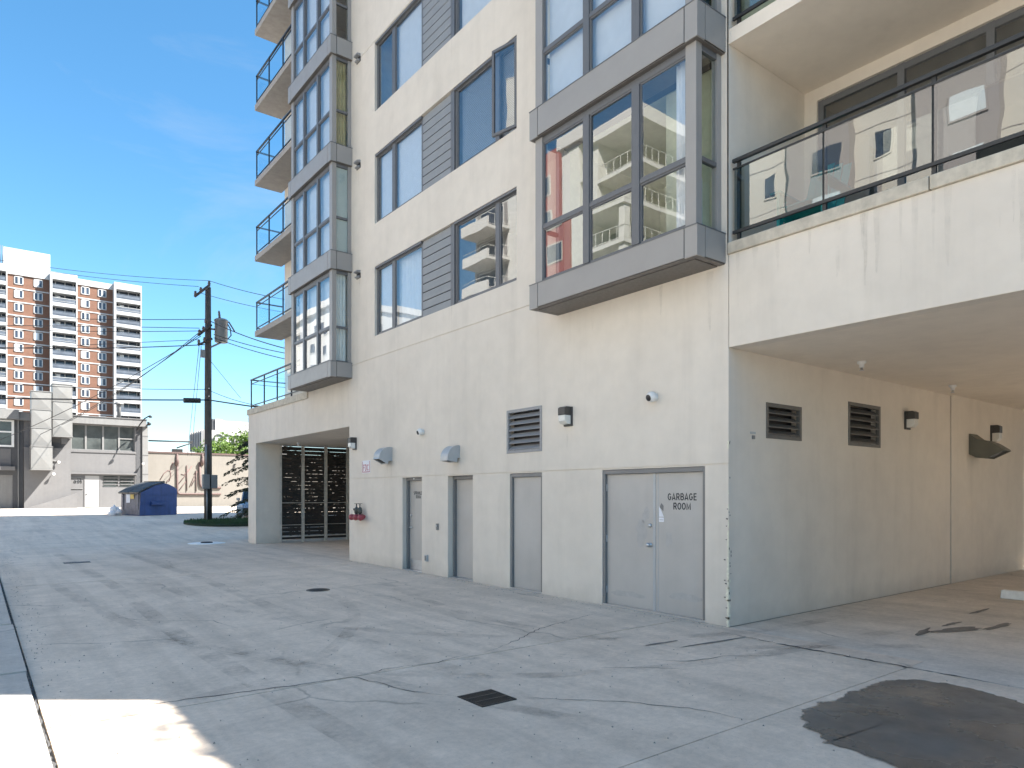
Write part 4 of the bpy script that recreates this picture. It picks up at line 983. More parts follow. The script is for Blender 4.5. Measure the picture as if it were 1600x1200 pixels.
rnd = random.Random(12)
def drip(y, z, l, w_): 
    q = MB(); n = 6; L = [(w_ * (1 - .75 * k / n) * rnd.uniform(.8, 1.2), z - l * k / n, y + rnd.uniform(-.006, .006)) for k in range(n + 1)]
    for (wa, za_, ya), (wb, zb_, yb) in zip(L, L[1:]): q.quad((FX - .0025, ya - wa, za_), (FX - .0025, ya + wa, za_), (FX - .0025, yb + wb, zb_), (FX - .0025, yb - wb, zb_))
    return q
dm = MB()
for y, z, l, w_ in [(rnd.uniform(1.9, 5.4), 4.89, rnd.uniform(.25, .95), rnd.uniform(.015, .05)) for _ in range(22)] + [(rnd.uniform(20.2, 25.5), 4.59, rnd.uniform(.3, .8), rnd.uniform(.02, .06)) for _ in range(12)] + [(9.27, 2.49, .5, .02), (10.24, 2.49, .4, .02), (9.7, 2.49, .3, .03), (14.8, 2.5, .4, .03), (15.0, 2.5, .3, .02), (11.9, 2.42, .25, .03), (8.6, 2.86, .35, .03), (5.75, 4.75, .8, .05), (6.6, 4.76, .5, .03), (8.0, 4.76, .6, .04), (17.2, 4.7, .7, .05), (18.6, 4.7, .5, .05), (16.5, 7.3, .5, .03), (16.56, 10.1, .5, .03)] + [(y, z - .01, rnd.uniform(.2, .6), .02) for z in WIN_Z[:3] for y in (9.99, 12.15, 13.4, 15.64)]:
    q = drip(y, z, l, w_); k = len(dm.v); dm.v += q.v; dm.f += [tuple(i + k for i in f) for f in q.f]; dm.sm += q.sm
stuff(dm.build('drip_mark', M['drip'], apt, fix=False))
# ------------------------------------------------------------------ things on the balcony
def adirondack(label, x, y, rz):
    c = thing('garden_chair', label, 'chair')
    me = B(-.045, .045, -.01, .01, 0, .78)
    for k in range(5):
        MB().obox((-.27 + k * .11, .22, .30), (.10, 0, 0), (0, .02, .01), (0, .26, .70 + .04 * (2 - abs(k - 2)))).build('back_slat', M['teal'], c)
    for k in range(6): MB().obox((-.27, -.30 + k * .09, .36 - k * .018), (.54, 0, 0), (0, .08, -.016), (0, .004, .02)).build('seat_slat', M['teal'], c)
    for s in (-1, 1):
        B(s * .31 - .07, s * .31 + .07, -.38, .32, .55, .575).build('arm', M['teal'], c, .004)
        B(s * .29 - .02, s * .29 + .02, -.34, -.24, 0, .55).build('leg', M['teal'], c)
        MB().obox((s * .27 - .015, -.3, .25), (.03, 0, 0), (0, .9, -.25), (0, .03, .11)).build('rear_leg', M['teal'], c)
    c.matrix_basis = Matrix.Translation((x, y, 5.05)) @ Matrix.Rotation(rz, 4, 'Z')
    return c
adirondack('teal slatted garden chair behind the glass at the left of the balcony', 8.5, 4.66, R(-88))
gc = thing('covered_grill', 'black vinyl covered grill behind the balcony glass', 'grill', (8.5, 2.4, 5.05))
MB().prism([(-.28, .06), (.28, .06), (.30, .7), (.2, .95), (-.05, 1.02), (-.24, .9), (-.30, .6)], 1.75, 2.75, lambda p, q, a: (8.5 + p, a, 5.05 + q)).build('cover', M['cover'], gc, .05)
for x, y in ((8.3, 1.85), (8.7, 1.85), (8.3, 2.65), (8.7, 2.65)): MB().lathe((x, y, 5.05), (0, 0, 1), [(.03, 0), (.03, .07)], 8).build('foot', M['black'], gc)

# ------------------------------------------------------------------ utility pole and wires
PX, PY = 9.56, 38.0; pz = gz(PY)
up = thing('utility_pole', 'tall dark timber utility pole on a grass island', 'utility pole', (PX, PY, pz))
MB().tube([(PX, PY, pz - .3), (PX, PY, pz + 4), (PX, PY, pz + 8), (PX, PY, 12.45)], [.20, .185, .165, .14], 16).build('shaft', M['pole'], up)
MB().tube([(PX - .75, PY - .45, 11.75), (PX + .0, PY - .25, 12.5)], .07, 6).build('crossarm', M['pole'], up)
MB().tube([(PX - .55, PY - .3, 9.85), (PX + .1, PY - .2, 10.5)], .08, 6).build('crossarm', M['pole'], up)
MB().tube([(PX - .55, PY - .25, 9.35), (PX + .15, PY - .2, 9.78)], .06, 6).build('crossarm', M['pole'], up)
def insulator(p, ax=(0, 0, 1), s=1):
    MB().lathe(p, ax, [(.03 * s, 0), (.07 * s, .03 * s), (.04 * s, .06 * s), (.075 * s, .09 * s), (.04 * s, .13 * s), (.06 * s, .16 * s), (.02 * s, .2 * s)], 10).build('insulator', M['porc'], up)
for p in ((PX, PY - .2, 12.5), (PX - .45, PY - .4, 12.05), (PX - .72, PY - .45, 11.8), (PX - .2, PY - .35, 10.5), (PX - .5, PY - .35, 9.9), (PX - .3, PY - .3, 10.1), (PX - .52, PY - .3, 9.4), (PX - .25, PY - .3, 9.55)): insulator(p, s=1.2)
tc = (PX + .62, PY - .1)
tr_ = MB().lathe((tc[0], tc[1], 9.66), (0, 0, 1), [(.29, 0), (.32, .04), (.32, 1.08), (.35, 1.10), (.35, 1.16), (.27, 1.22), (.1, 1.26)], 24).build('transformer', M['galv'], up)
MB().lathe((tc[0] - .1, tc[1] - .1, 10.88), (-.1, 0, 1), [(.04, 0), (.075, .07), (.04, .12), (.075, .18), (.04, .23), (.06, .28), (.03, .4)], 10).build('bushing', M['porc'], tr_)
MB().tube([(tc[0] + .30, tc[1], 10.7), (tc[0] + .46, tc[1], 10.45), (tc[0] + .5, tc[1], 10.1), (tc[0] + .30, tc[1], 9.85)], .03, 6).build('lead', M['wire'], tr_)
MB().tube([(PX + .1, PY - .1, 9.35), (PX + .62, PY - .1, 9.66)], .05, 6).build('bracket', M['galv'], tr_)
MB().tube([(PX + .1, PY - .1, 10.3), (PX + .36, PY - .1, 10.3)], .05, 6).build('bracket', M['galv'], tr_)
MB().tube([(tc[0] + .32, tc[1], 10.75), (tc[0] + .38, tc[1], 10.8), (tc[0] + .66, tc[1] - .1, 10.3)], .035, 6).build('arrester', M['porc'], tr_)
cb = MB().box(PX - .35, PX - .02, PY - .42, PY - .18, 2.02, 2.76).build('meter_box', M['galv'], up, .01)
B(PX + .06, PX + .36, PY - .42, PY - .18, 2.05, 2.74).build('meter_box', M['galv'], up, .01)
MB().tube([(PX - .12, PY - .24, 2.02), (PX - .12, PY - .24, pz)], .04, 8).tube([(PX - .16, PY - .24, 2.76), (PX - .16, PY - .24, 4.3)], .045, 8).build('conduit', M['galv'], up)
for z in (6.8, 7.2): MB().lathe((PX, PY - .17, z), (0, -1, 0), [(.03, 0), (.03, .02)], 8).build('marker', M['white'], up)
B(PX - .42, PX - .2, PY - .25, PY - .15, 8.75, 9.15).build('fuse_box', M['galv'], up)
def sagline(a, b, sag, n=18):
    a, b = Vector(a), Vector(b); return [a.lerp(b, k / n) - Vector((0, 0, sag * 4 * (k / n) * (1 - k / n))) for k in range(n + 1)]
def wire(pts, r, label, group='overhead wires at the pole'):
    o = MB().tube(pts, r, 5).build('overhead_wire', M['wire']); tag(o, label, 'wire', group); return o
SP = spot
wl = [((-60, 396), 48, (PX, PY - .2, 12.75), .25, .012, 'topmost thin overhead wire running left from the pole top'),
      ((-60, 402), 50, (PX - .55, PY - .4, 12.3), .2, .012, 'second thin overhead wire from the top, left of the pole'),
      ((-60, 492), 46, (PX - .2, PY - .35, 10.7), .1, .018, 'overhead wire level with the top of the transformer'),
      ((-60, 508), 46, (PX - .5, PY - .35, 10.2), -.02, .016, 'upper of two parallel wires meeting the middle crossarm'),
      ((-60, 512), 47, (PX - .3, PY - .3, 10.1), .1, .016, 'lower of two parallel wires meeting the middle crossarm'),
      ((-60, 548), 46, (PX - .52, PY - .3, 9.62), .0, .014, 'thin wire meeting the lowest crossarm from the left'),
      ((-60, 541), 46, (PX - .25, PY - .3, 9.4), .15, .024, 'heavier wire meeting the lowest crossarm from the left'),
      ((-60, 596), 46, (PX, PY - .2, 7.15), .12, .016, 'thin lashed cable above the thick black cable, left of the pole'),
      ((-60, 621), 46, (PX, PY - .2, 6.6), .04, .036, 'thick black communication cable crossing left of the pole')]
for (q, yy, e, sg_, r, lb) in wl: wire(sagline(SP(*q, yy), e, sg_), r, lb)
wr = [((470, 472), (PX, PY - .2, 12.75), 30, .1, .014, 'topmost wire running from the pole behind the balconies'),
      ((470, 492), (PX - .55, PY - .4, 12.0), 32, .1, .012, 'second wire running right from the pole top'),
      ((470, 550), (PX, PY - .5, 10.6), 30, .15, .022, 'wire passing in front of the transformer to the right'),
      ((470, 556), (PX + .15, PY - .5, 9.95), 32, .1, .018, 'upper of two close wires right of the transformer'),
      ((470, 566), (PX + .15, PY - .5, 9.78), 32, .1, .018, 'lower of two close wires right of the transformer'),
      ((470, 645), (PX, PY - .2, 6.6), 30, .02, .034, 'thick black cable running right of the pole to the building'),
      ((470, 640), (PX, PY - .2, 7.1), 30, .25, .014, 'thin drooping cable right of the pole'),
      ((376, 622), (PX, PY - .2, 8.7), 36, .0, .010, 'thin slanting guy wire right of the pole')]
for (q, s_, yy, sg_, r, lb) in wr: wire(sagline(s_, SP(*q, yy), sg_), r, lb)
for k, (q, lb) in enumerate((((96, 664), 'uppermost of three slanting service wires left of the pole'), ((60, 680), 'middle of three slanting service wires left of the pole'), ((-20, 695), 'lowest of three slanting service wires left of the pole'))):
    wire(sagline((PX - .45, PY - .4, 10.05 - .13 * k), SP(*q, 55.6), .35), .018, lb, 'slanting service wires')
for s_, px, lb in (((PX - .52, PY - .35, 9.3), 293, 'left slanting drop wire beside the pole'), ((PX - .42, PY - .35, 9.3), 299, 'right slanting drop wire beside the pole')):
    wire(sagline(s_, SP(px, 712, 57.6), -.1), .015, lb, 'drop wires beside the pole')
sc_ = tag(MB().tube([SP(287, 625.5, 37.8), SP(313, 626, 37.8)], .13, 10).build('cable_splice', M['wire']), 'dark splice case hanging under the thick cable', 'splice case')

# grass island
isl = []
for k in range(30):
    t = PI / 2 + PI * k / 29; isl.append((9.9 + 1.75 * math.cos(t), 36.6 + 2.4 * math.sin(t)))
isl += [(16.5, 34.2), (16.5, 39.0)]
g = MB(); n = len(isl)
g.quad(*[(x, y, gz(y) + .10) for x, y in isl])
for (a, b) in zip(isl, isl[1:] + isl[:1]): g.quad((*a, gz(a[1]) - .05), (*b, gz(b[1]) - .05), (*b, gz(b[1]) + .10), (*a, gz(a[1]) + .10))
struct(g.build('grass_bed', M['soil']))
def inside(x, y):
    c = False
    for (x1, y1), (x2, y2) in zip(isl, isl[1:] + isl[:1]):
        if (y1 > y) != (y2 > y) and x < (x2 - x1) * (y - y1) / (y2 - y1) + x1: c = not c
    return c
g = MB()
for _ in range(9000):
    x, y = random.uniform(8.1, 14.5), random.uniform(34.1, 39.1)
    if not inside(x, y): continue
    a = random.uniform(0, 6.28); h = random.uniform(.05, .16); wv = .012; z = gz(y) + .09; dx, dy = math.cos(a) * wv, math.sin(a) * wv
    lx, ly = random.uniform(-.05, .05), random.uniform(-.05, .05)
    g.quad((x - dx, y - dy, z), (x + dx, y + dy, z), (x + lx, y + ly, z + h))
gg = stuff(g.build('grass', M['grass'], fix=False)); gg['label'] = 'short green grass on the island at the pole foot'

# ------------------------------------------------------------------ trees
def leaf_cloud(mb, c, rad, n, size, rnd):
    c = Vector(c)
    for _ in range(n):
        d = Vector((rnd.gauss(0, 1), rnd.gauss(0, 1), rnd.gauss(0, 1))).normalized() * rad * rnd.random() ** .45
        p = c + Vector((d.x, d.y, d.z * .8)); a = Vector((rnd.gauss(0, 1), rnd.gauss(0, 1), rnd.gauss(0, 1))).normalized(); b = a.cross(Vector((rnd.gauss(0, 1), rnd.gauss(0, 1), rnd.gauss(0, 1)))).normalized()
        s = size * rnd.uniform(.6, 1.3)
        mb.quad(p - a * s, p + b * s * .5, p + a * s, p - b * s * .5)
def broad_tree(name, label, x, y, z, h, rad, seed, n=26, per=130, size=.13, mat='leaf'):
    rnd = random.Random(seed); t = thing(name, label, 'tree', (x, y, z))
    tk = MB().tube([(x, y, z - .2), (x + .05, y, z + h * .3), (x - .05, y + .1, z + h * .6)], [.2, .15, .09], 10)
    cr = MB()
    for k in range(n):
        u, v = rnd.uniform(0, 6.28), rnd.uniform(-.7, 1)
        rr = rad * rnd.uniform(.45, 1.0) * math.sqrt(max(.1, 1 - v * v * .6)); c = Vector((x + math.cos(u) * rr, y + math.sin(u) * rr, z + h * .62 + v * h * .34))
        if k % 2 == 0: tk.tube([(x, y, z + h * rnd.uniform(.3, .5)), (x + (c.x - x) * .5, y + (c.y - y) * .5, (c.z + z + h * .5) / 2 + .1), tuple(c)], [.07, .045, .015], 6)
        leaf_cloud(cr, c, rad * rnd.uniform(.28, .45), per, size, rnd)
    tk.build('trunk', M['bark'], t); cr.build('crown', M[mat], t, fix=False); return t
broad_tree('leafy_tree', 'bright green leafy tree beyond the cream wall', 20.5, 70, .7, 7.4, 3.0, 3, 30, 170, .15)
broad_tree('leafy_tree', 'lower bright green tree left of the taller one beyond the wall', 17.2, 68, .7, 5.9, 2.0, 5, 18, 150, .14)
rs = thing('roof_shrub', 'leafy shrubs in a roof planter above the end of the drive', 'shrub', (8.1, -.5, 9.5))
rnd = random.Random(5); B(7.9, 8.35, -4.0, 1.3, 9.502, 9.66).build('planter', M['wood'], rs); cr = MB(); tk = MB()
for k in range(22):
    c = Vector((8.05 + rnd.uniform(-.18, .15), -3.9 + k * .235, 9.8 + rnd.uniform(0, .38))); tk.tube([(8.1, c.y, 9.6), tuple(c)], [.02, .008], 5); leaf_cloud(cr, c, .26, 48, .05, rnd)
tk.build('stem', M['bark'], rs); cr.build('foliage', M['leaf'], rs, fix=False)
hg = thing('hedge', 'hedge added behind the slatted screen to darken its gaps', 'hedge', (12, 27.2, .02))  # added foliage, blocks the bright background between the slats
rnd = random.Random(8); cr = MB(); tk = MB()
for k in range(170):
    c = Vector((8.6 + 7.2 * rnd.random(), 27.2 + rnd.uniform(-.4, .4), .25 + 3.1 * rnd.random())); leaf_cloud(cr, c, .42, 60, .09, rnd)
for k in range(9): tk.tube([(9.2 + .75 * k, 27.2, 0), (9.3 + .75 * k, 27.25, 2.2)], [.04, .015], 6)
tk.build('stem', M['bark'], hg); cr.build('foliage', M['spruce'], hg, fix=False)
sp = thing('spruce_tree', 'dark drooping spruce behind the podium corner', 'tree', (11.35, 34.6, gz(34.6)))
rnd = random.Random(4); tk = MB().tube([(11.35, 34.6, 0), (11.35, 34.6, 3.2), (11.35, 34.6, 4.4)], [.16, .11, .02], 10); tk.build('trunk', M['bark'], sp)
cr = MB(); br = MB()
zb = [.62, 1.1, 1.6, 2.15, 2.7, 3.2, 3.6, 3.95]
for i, z in enumerate(zb):
    nb_ = 7
    for k in range(nb_):
        ang = 2 * PI * k / nb_ + i * .75 + rnd.uniform(-.2, .2); L = max(.25, (2.5 - .22 * z if z < 3.2 else 1.9 - .3 * (z - 3)) * rnd.uniform(.7, 1.08)) 
        pts = [Vector((11.35, 34.6, z + .3)) + Vector((math.cos(ang) * L * q, math.sin(ang) * L * q, .18 * math.sin(q * 3) - .28 * q * q)) for q in (0, .25, .5, .75, 1)]
        br.tube(pts, [.03, .025, .018, .012, .005], 5)
        for q in range(95):
            u = rnd.uniform(.12, 1); j = min(3, int(u * 4)); p = pts[j].lerp(pts[j + 1], u * 4 - j)
            sd_ = Vector((-math.sin(ang), math.cos(ang), 0)) * rnd.uniform(-1, 1) * .30 * (1.1 - u * .8) + Vector((0, 0, rnd.uniform(-.12, .03)))
            p = p + sd_; a = (sd_.normalized() * .5 + Vector((math.cos(ang), math.sin(ang), -.25)) + Vector((rnd.gauss(0, .3), rnd.gauss(0, .3), rnd.gauss(0, .3)))).normalized() * .085
            b = a.cross(Vector((rnd.gauss(0, 1), rnd.gauss(0, 1), 1))).normalized() * .03
            cr.quad(p - a, p + b, p + a, p - b)
br.build('branch', M['bark'], sp); cr.build('crown', M['spruce'], sp, fix=False)

# ------------------------------------------------------------------ dumpster
ax = Vector((.934, .357, 0)).normalized(); bxv = Vector((-ax.y, ax.x, 0)); o0 = spot(219, 806, 45); o0.z = gz(45) + .01
dp = thing('dumpster', 'blue steel dumpster with sloping black lid and grey front', 'dumpster', o0)
def dpt(a, z, b): return tuple(o0 + ax * a + bxv * b + Vector((0, 0, z)))
DW = 1.95
MB().prism([(.0, .0), (2.25, .0), (2.3, .12), (2.3, 1.55), (2.1, 1.70), (1.75, 1.86), (1.45, 1.92), (.9, 1.78), (.05, 1.36), (-.02, .3)], 0, DW, lambda p, q, b: dpt(p, q, b)).build('body', M['bin'], dp, .02)
MB().prism([(-.03, .05), (.0, .05), (.03, 1.34), (.0, 1.34)], .02, DW - .02, lambda p, q, b: dpt(p, q, b)).build('front_plate', M['bin_grey'], dp)
for b0, b1 in ((-.06, DW / 2 - .02), (DW / 2 + .02, DW + .06)):
    MB().prism([(-.14, 1.28), (.3, 1.55), (.9, 1.80), (1.46, 1.95), (1.46, 2.01), (.9, 1.87), (.3, 1.63), (-.17, 1.37)], b0, b1, lambda p, q, b: dpt(p, q, b)).build('lid', M['lid'], dp, .015)
MB().prism([(1.38, 1.92), (1.50, 1.92), (1.50, 2.04), (1.38, 2.04)], -.02, DW + .02, lambda p, q, b: dpt(p, q, b)).build('ridge', M['lid'], dp)
for b0, b1 in ((-.20, -.005), (DW + .005, DW + .20)):
    MB().prism([(.6, .62), (1.45, .62), (1.45, .82), (.6, .82)], b0, b1, lambda p, q, b: dpt(p, q, b)).build('fork_pocket', M['bin'], dp, .01)
MB().prism([(.02, 1.22), (2.3, 1.22), (2.3, 1.28), (.02, 1.28)], -.03, -.003, lambda p, q, b: dpt(p, q, b)).build('rib', M['bin'], dp)
for b in (.1, DW - .3):
    MB().prism([(-.06, .35), (-.02, .35), (-.02, 1.28), (-.06, 1.28)], b, b + .06, lambda p, q, b_: dpt(p, q, b_)).build('rib', M['bin_grey'], dp)
B(0, 0, 0, 0, 0, 0)
MB().prism([(-.052, .75), (-.045, .75), (-.045, 1.25), (-.052, 1.25)], .95, 1.35, lambda p, q, b: dpt(p, q, b)).build('paper_label', M['paper'], dp)
MB().prism([(-.056, .98), (-.049, .98), (-.049, 1.24), (-.056, 1.24)], .55, .92, lambda p, q, b: dpt(p, q, b)).build('sticker', M['yellow'], dp)
for a in (.25, 2.0):
    for b in (.25, DW - .25): MB().tube([dpt(a, .06, b - .05), dpt(a, .06, b + .05)], .09, 12).build('caster', M['black'], dp)
# bag and rubbish behind it
bg_ = MB(); c0 = Vector(dpt(-.75, .0, 1.5)); rnd = random.Random(2)
for k in range(5):
    c = c0 + Vector((rnd.uniform(-.3, .3), rnd.uniform(-.2, .2), .12 + .12 * (k % 3)))
    bg_.lathe(c, (rnd.uniform(-.3, .3), rnd.uniform(-.3, .3), 1), [(.02, -.2), (.15, -.14), (.22, -.02), (.19, .1), (.06, .2), (.03, .28)], 9)
tag(bg_.build('rubbish_bags', M['paper']), 'heap of white rubbish bags left of the dumpster', 'bags')

# ------------------------------------------------------------------ car behind the podium corner
cx, cy, cz = 12.36, 39.7, gz(39.7)
car = thing('parked_car', 'silver car half hidden behind the podium corner', 'car', (cx, cy, cz))
def cpt(p, q, a): return (cx + a, cy + p, cz + q)
MB().prism([(0, .35), (.02, .62), (.1, .82), (.9, 1.02), (4.2, 1.06), (4.5, .95), (4.55, .4), (4.3, .24), (.2, .22)], -.88, .88, cpt, sm=False).build('body', M['silver'], car, .06)
MB().prism([(.85, 1.0), (1.6, 1.56), (2.2, 1.66), (3.5, 1.64), (4.35, 1.05)], -.74, .74, cpt).build('cabin', M['silver'], car, .06)
MB().prism([(.93, 1.07), (1.56, 1.535), (1.53, 1.56), (.88, 1.08)], -.66, .66, cpt).build('windshield', M['carglass'], car)
for s in (-1, 1):
    MB().prism([(1.15, 1.1), (1.7, 1.52), (3.4, 1.55), (4.0, 1.12)], s * .745, s * .755, cpt).build('side_window', M['carglass'], car)
    MB().prism([(-.02, .66), (.14, .66), (.2, .84), (.06, .82)], s * .55, s * .84, cpt).build('headlight', M['lampglass'], car, .02)
    MB().box(cx + s * .86, cx + s * 1.04, cy + 1.25, cy + 1.4, cz + 1.05, cz + 1.2).build('mirror', M['silver'], car, .03)
    for p in (.85, 3.55):
        wv = MB().lathe((cx + s * .72, cy + p, cz + .32), (s, 0, 0), [(.2, .02), (.31, .0), (.33, .05), (.33, .17), (.30, .2), (.2, .19)], 20).build('wheel', M['tyre'], car)
        MB().lathe((cx + s * .72, cy + p, cz + .32), (s, 0, 0), [(.2, .15), (.2, .19), (.05, .205), (0, .205)], 16).build('rim', M['bare'], wv)
MB().prism([(-.02, .50), (.03, .50), (.03, .64), (-.0, .64)], -.5, .5, cpt).build('grille', M['black'], car)
MB().prism([(-.06, .34), (.06, .30), (.06, .5), (-.05, .48)], -.86, .86, cpt).build('bumper', M['silver'], car, .03)
MB().prism([(-.065, .36), (-.06, .36), (-.06, .45), (-.065, .45)], -.16, .16, cpt).build('number_plate', M['white'], car)

car.rotation_euler.z = R(-24)
# ------------------------------------------------------------------ grey two-storey building across the end of the alley
GY = 57.0; GB = gz(57) + .09
def gx_(px, y=GY): return spot(px, 700, y).x
def gz_(px, py, y=GY): return spot(px, py, y).z
gb = thing('grey_building', 'grey painted two-storey building with big metal ducts and white door', 'building', (gx_(150), GY, GB))
xL, xM, xR = gx_(37), gx_(110), gx_(222)
zt, zf = gz_(110, 650), gz_(110, 661)
wz0, wz1 = gz_(160, 704), zf - .02
dx0, dx1 = gx_(131), gx_(157); bx0, bx1 = gx_(160), gx_(211); bz0, bz1 = gz_(185, 762), gz_(185, 742)
wx0, wx1 = gx_(111), gx_(211)
gf = lambda a, b, d: (a, GY + d, b)
holed(xL, xR, GB - .3, zt - .2, [(wx0, wx1, wz0, wz1, .25, 0), (dx0, dx1, GB - .4, bz1 - .05, .12, 0), (bx0, bx1, bz0, bz1, .15, 0)], gf).build('wall', M['greywall'], gb, fix=False)
B(xL, xR - .02, GY + .4, GY + 9, GB, zt - .2).build('wall', M['greywall'], gb)
B(xL - 2.2, xR + .25, GY - .32, GY + 9.2, zf, zt).build('roof', M['fascia'], gb)
B(xL - 2.2, xR + .30, GY - .37, GY + 9.2, zt, zt + .06).build('roof_flashing', M['greywall'], gb)
B(gx_(212.5), xR, GY - .02, GY + .3, GB, zf).build('pier', M['darkwall'], gb)
dpipe = B(xR + .002, gx_(231), GY - .12, GY + .25, GB, gz_(226, 667)).build('downpipe', M['fascia'], gb)
for k in range(4): B(xR - .02, gx_(231) + .02, GY - .14, GY + .2, GB + 1 + 1.4 * k, GB + 1.03 + 1.4 * k).build('band', M['greywall'], dpipe)
B(xM, gx_(213), GY - .22, GY, bz1 + .02, bz1 + .12).build('ledge', M['greywall'], gb)
B(xM, gx_(212.4), GY - .05, GY, wz0 - .16, wz0 - .03).build('ledge', M['greywall'], gb)
for a, b in zip((111, 134.5, 161.5, 186.5), (134.5, 161.5, 186.5, 211)):
    a, b = gx_(a) , gx_(b)
    fr = MB().box(a, a + .06, GY + .14, GY + .24, wz0, wz1).box(b - .06, b, GY + .14, GY + .24, wz0, wz1).box(a + .06, b - .06, GY + .14, GY + .24, wz0, wz0 + .07).box(a + .06, b - .06, GY + .14, GY + .24, wz1 - .07, wz1)
    if b > gx_(200): fr.box(a + .06, b - .06, GY + .14, GY + .24, (wz0 + wz1) / 2 - .04, (wz0 + wz1) / 2 + .04)
    fo = fr.build('window', M['fascia'], gb)
    B(a + .06, b - .06, GY + .2, GY + .21, wz0 + .07, wz1 - .07).build('pane', M['darkglass'], fo)
fr = MB().box(bx0, bx1, GY + .04, GY + .12, bz0, bz0 + .07).box(bx0, bx1, GY + .04, GY + .12, bz1 - .07, bz1).box(bx0, bx0 + .07, GY + .04, GY + .12, bz0 + .07, bz1 - .07).box(bx1 - .07, bx1, GY + .04, GY + .12, bz0 + .07, bz1 - .07).box((bx0 + bx1) / 2 - .06, (bx0 + bx1) / 2 + .06, GY + .04, GY + .12, bz0 + .07, bz1 - .07)
fo = fr.build('window', M['greywall'], gb)
B(bx0 + .07, bx1 - .07, GY + .1, GY + .11, bz0 + .07, bz1 - .07).build('pane', M['darkglass'], fo)
me = B(-.5, .5, -.02, .02, -.025, .025).mesh('bar'); me.materials.append(M['greywall'])
for k in range(3):
    for s in (0, 1): shared(me, 'bar', fo, (bx0 + (bx1 - bx0) * (.25 + .5 * s), GY - .03, bz0 + (bz1 - bz0) * (.25 + .25 * k)), ((bx1 - bx0) * .42, 1, 1))
df = MB().box(dx0, dx0 + .08, GY - .03, GY + .1, GB, bz1 - .05).box(dx1 - .08, dx1, GY - .03, GY + .1, GB, bz1 - .05).build('door_frame', M['greywall'], gb)
d = B(dx0 + .08, dx1 - .08, GY - .01, GY + .06, GB + .05, bz1 - .08).build('door', M['whitedoor'], gb)
MB().lathe((dx0 + .2, GY - .01, GB + 1.0), (0, -1, 0), [(.03, 0), (.05, .05), (0, .08)], 10).build('knob', M['bare'], d)
# graffiti on the panel left of the door
def strokes(lines, w_, y): 
    s = MB()
    for L in lines: s.tube([spot(px, py, y) for px, py in L], w_, 5)
    return s
stuff(strokes([[(116, 752), (117.5, 750.5), (119, 752), (118, 754.5), (116, 754), (115.5, 752.5)], [(121, 748), (123.5, 746.5), (126, 748.5), (127, 752), (126.5, 755)], [(121, 752), (123, 750.5), (125, 752.5), (123, 754.5), (121, 753.5)]], .035, GY).build('graffiti', M['lettering'], gb))
B(xM, dx0 - .05, GY - .04, GY, gz_(120, 747), gz_(120, 746)).build('trim', M['fascia'], gb); B(xM, dx0 - .05, GY - .05, GY, gz_(120, 764), gz_(120, 763)).build('trim', M['fascia'], gb)
# lower block and the ducts
lb_ = B(xL, xM - .02, GY - .55, GY, GB, gz_(95, 701)).build('lower_block', M['greywall'], gb)
MB().prism([(0, 0), (3.0, 1.0), (3.0, .0)], -.5, 0, lambda p, q, a: (xL + .1 + p * .95, GY - .55 + a, GB + q)).build('stair_flank', M['greywall'], gb)
def duct(p0, p1, py0, py1, y0, y1, cap_):
    a, b = gx_(p0), gx_(p1); z0, z1 = gz_((p0 + p1) / 2, py1), gz_((p0 + p1) / 2, py0)
    D = B(a, b, y0, y1, z0, z1).build('duct', M['duct'], gb, .01)
    n = max(1, int((z1 - z0) / 1.15))
    for k in range(n + 1):
        z = z0 + (z1 - z0) * k / n; B(a - .03, b + .03, y0 - .03, y1 + .01, z - .025, z + .025).build('seam', M['fascia'], D)
    for k in range(n):      # cross-broken sheet
        za, zb_ = z0 + (z1 - z0) * k / n + .06, z0 + (z1 - z0) * (k + 1) / n - .06
        m_ = ((a + b) / 2, y0 - .05, (za + zb_) / 2); c = [(a + .05, y0 - .004, za), (b - .05, y0 - .004, za), (b - .05, y0 - .004, zb_), (a + .05, y0 - .004, zb_)]
        s = MB()
        for i in range(4): s.quad(c[i], c[(i + 1) % 4], m_)
        s.build('sheet', M['duct'], D)
    return D
duct(45.5, 78, 700, 735, GY - 2.0, GY - .56, 1); duct(46.5, 77, 616, 699.5, GY - 1.7, GY - .3, 1)
duct(79.5, 110, 604, 684, GY - 1.3, GY - .05, 1)
bxx = gx_(94); B(bxx, bxx + .35, GY - .8, GY - .55, gz_(95, 694), gz_(95, 682)).build('control_box', M['greywall'], gb)
MB().tube([spot(80, 703, GY - .6), spot(81, 720, GY - .6), spot(90, 721, GY - .6)], .04, 6).build('conduit', M['fascia'], gb)
def floodlight(p, aim, label):
    f = thing('floodlight', label, 'floodlight', p, 'small floodlights on the grey building'); p = Vector(p); aim = Vector(aim).normalized()
    MB().tube([p, p + aim * .18], .025, 6).build('bracket', M['fascia'], f); MB().lathe(p + aim * .15, aim, [(.04, 0), (.08, .08), (.09, .14), (.06, .14)], 12).build('head', M['white'], f)
floodlight(spot(88, 720, GY - .6), (.5, -.8, -.4), 'small white floodlight on the grey wall right of the duct'); floodlight(spot(81, 742, GY - .6), (.3, -.9, .2), 'small white floodlight low on the grey wall under the duct')
floodlight(spot(224, 722, GY - .12), (-.2, -.8, -.5), 'small white floodlight on the pale downpipe')
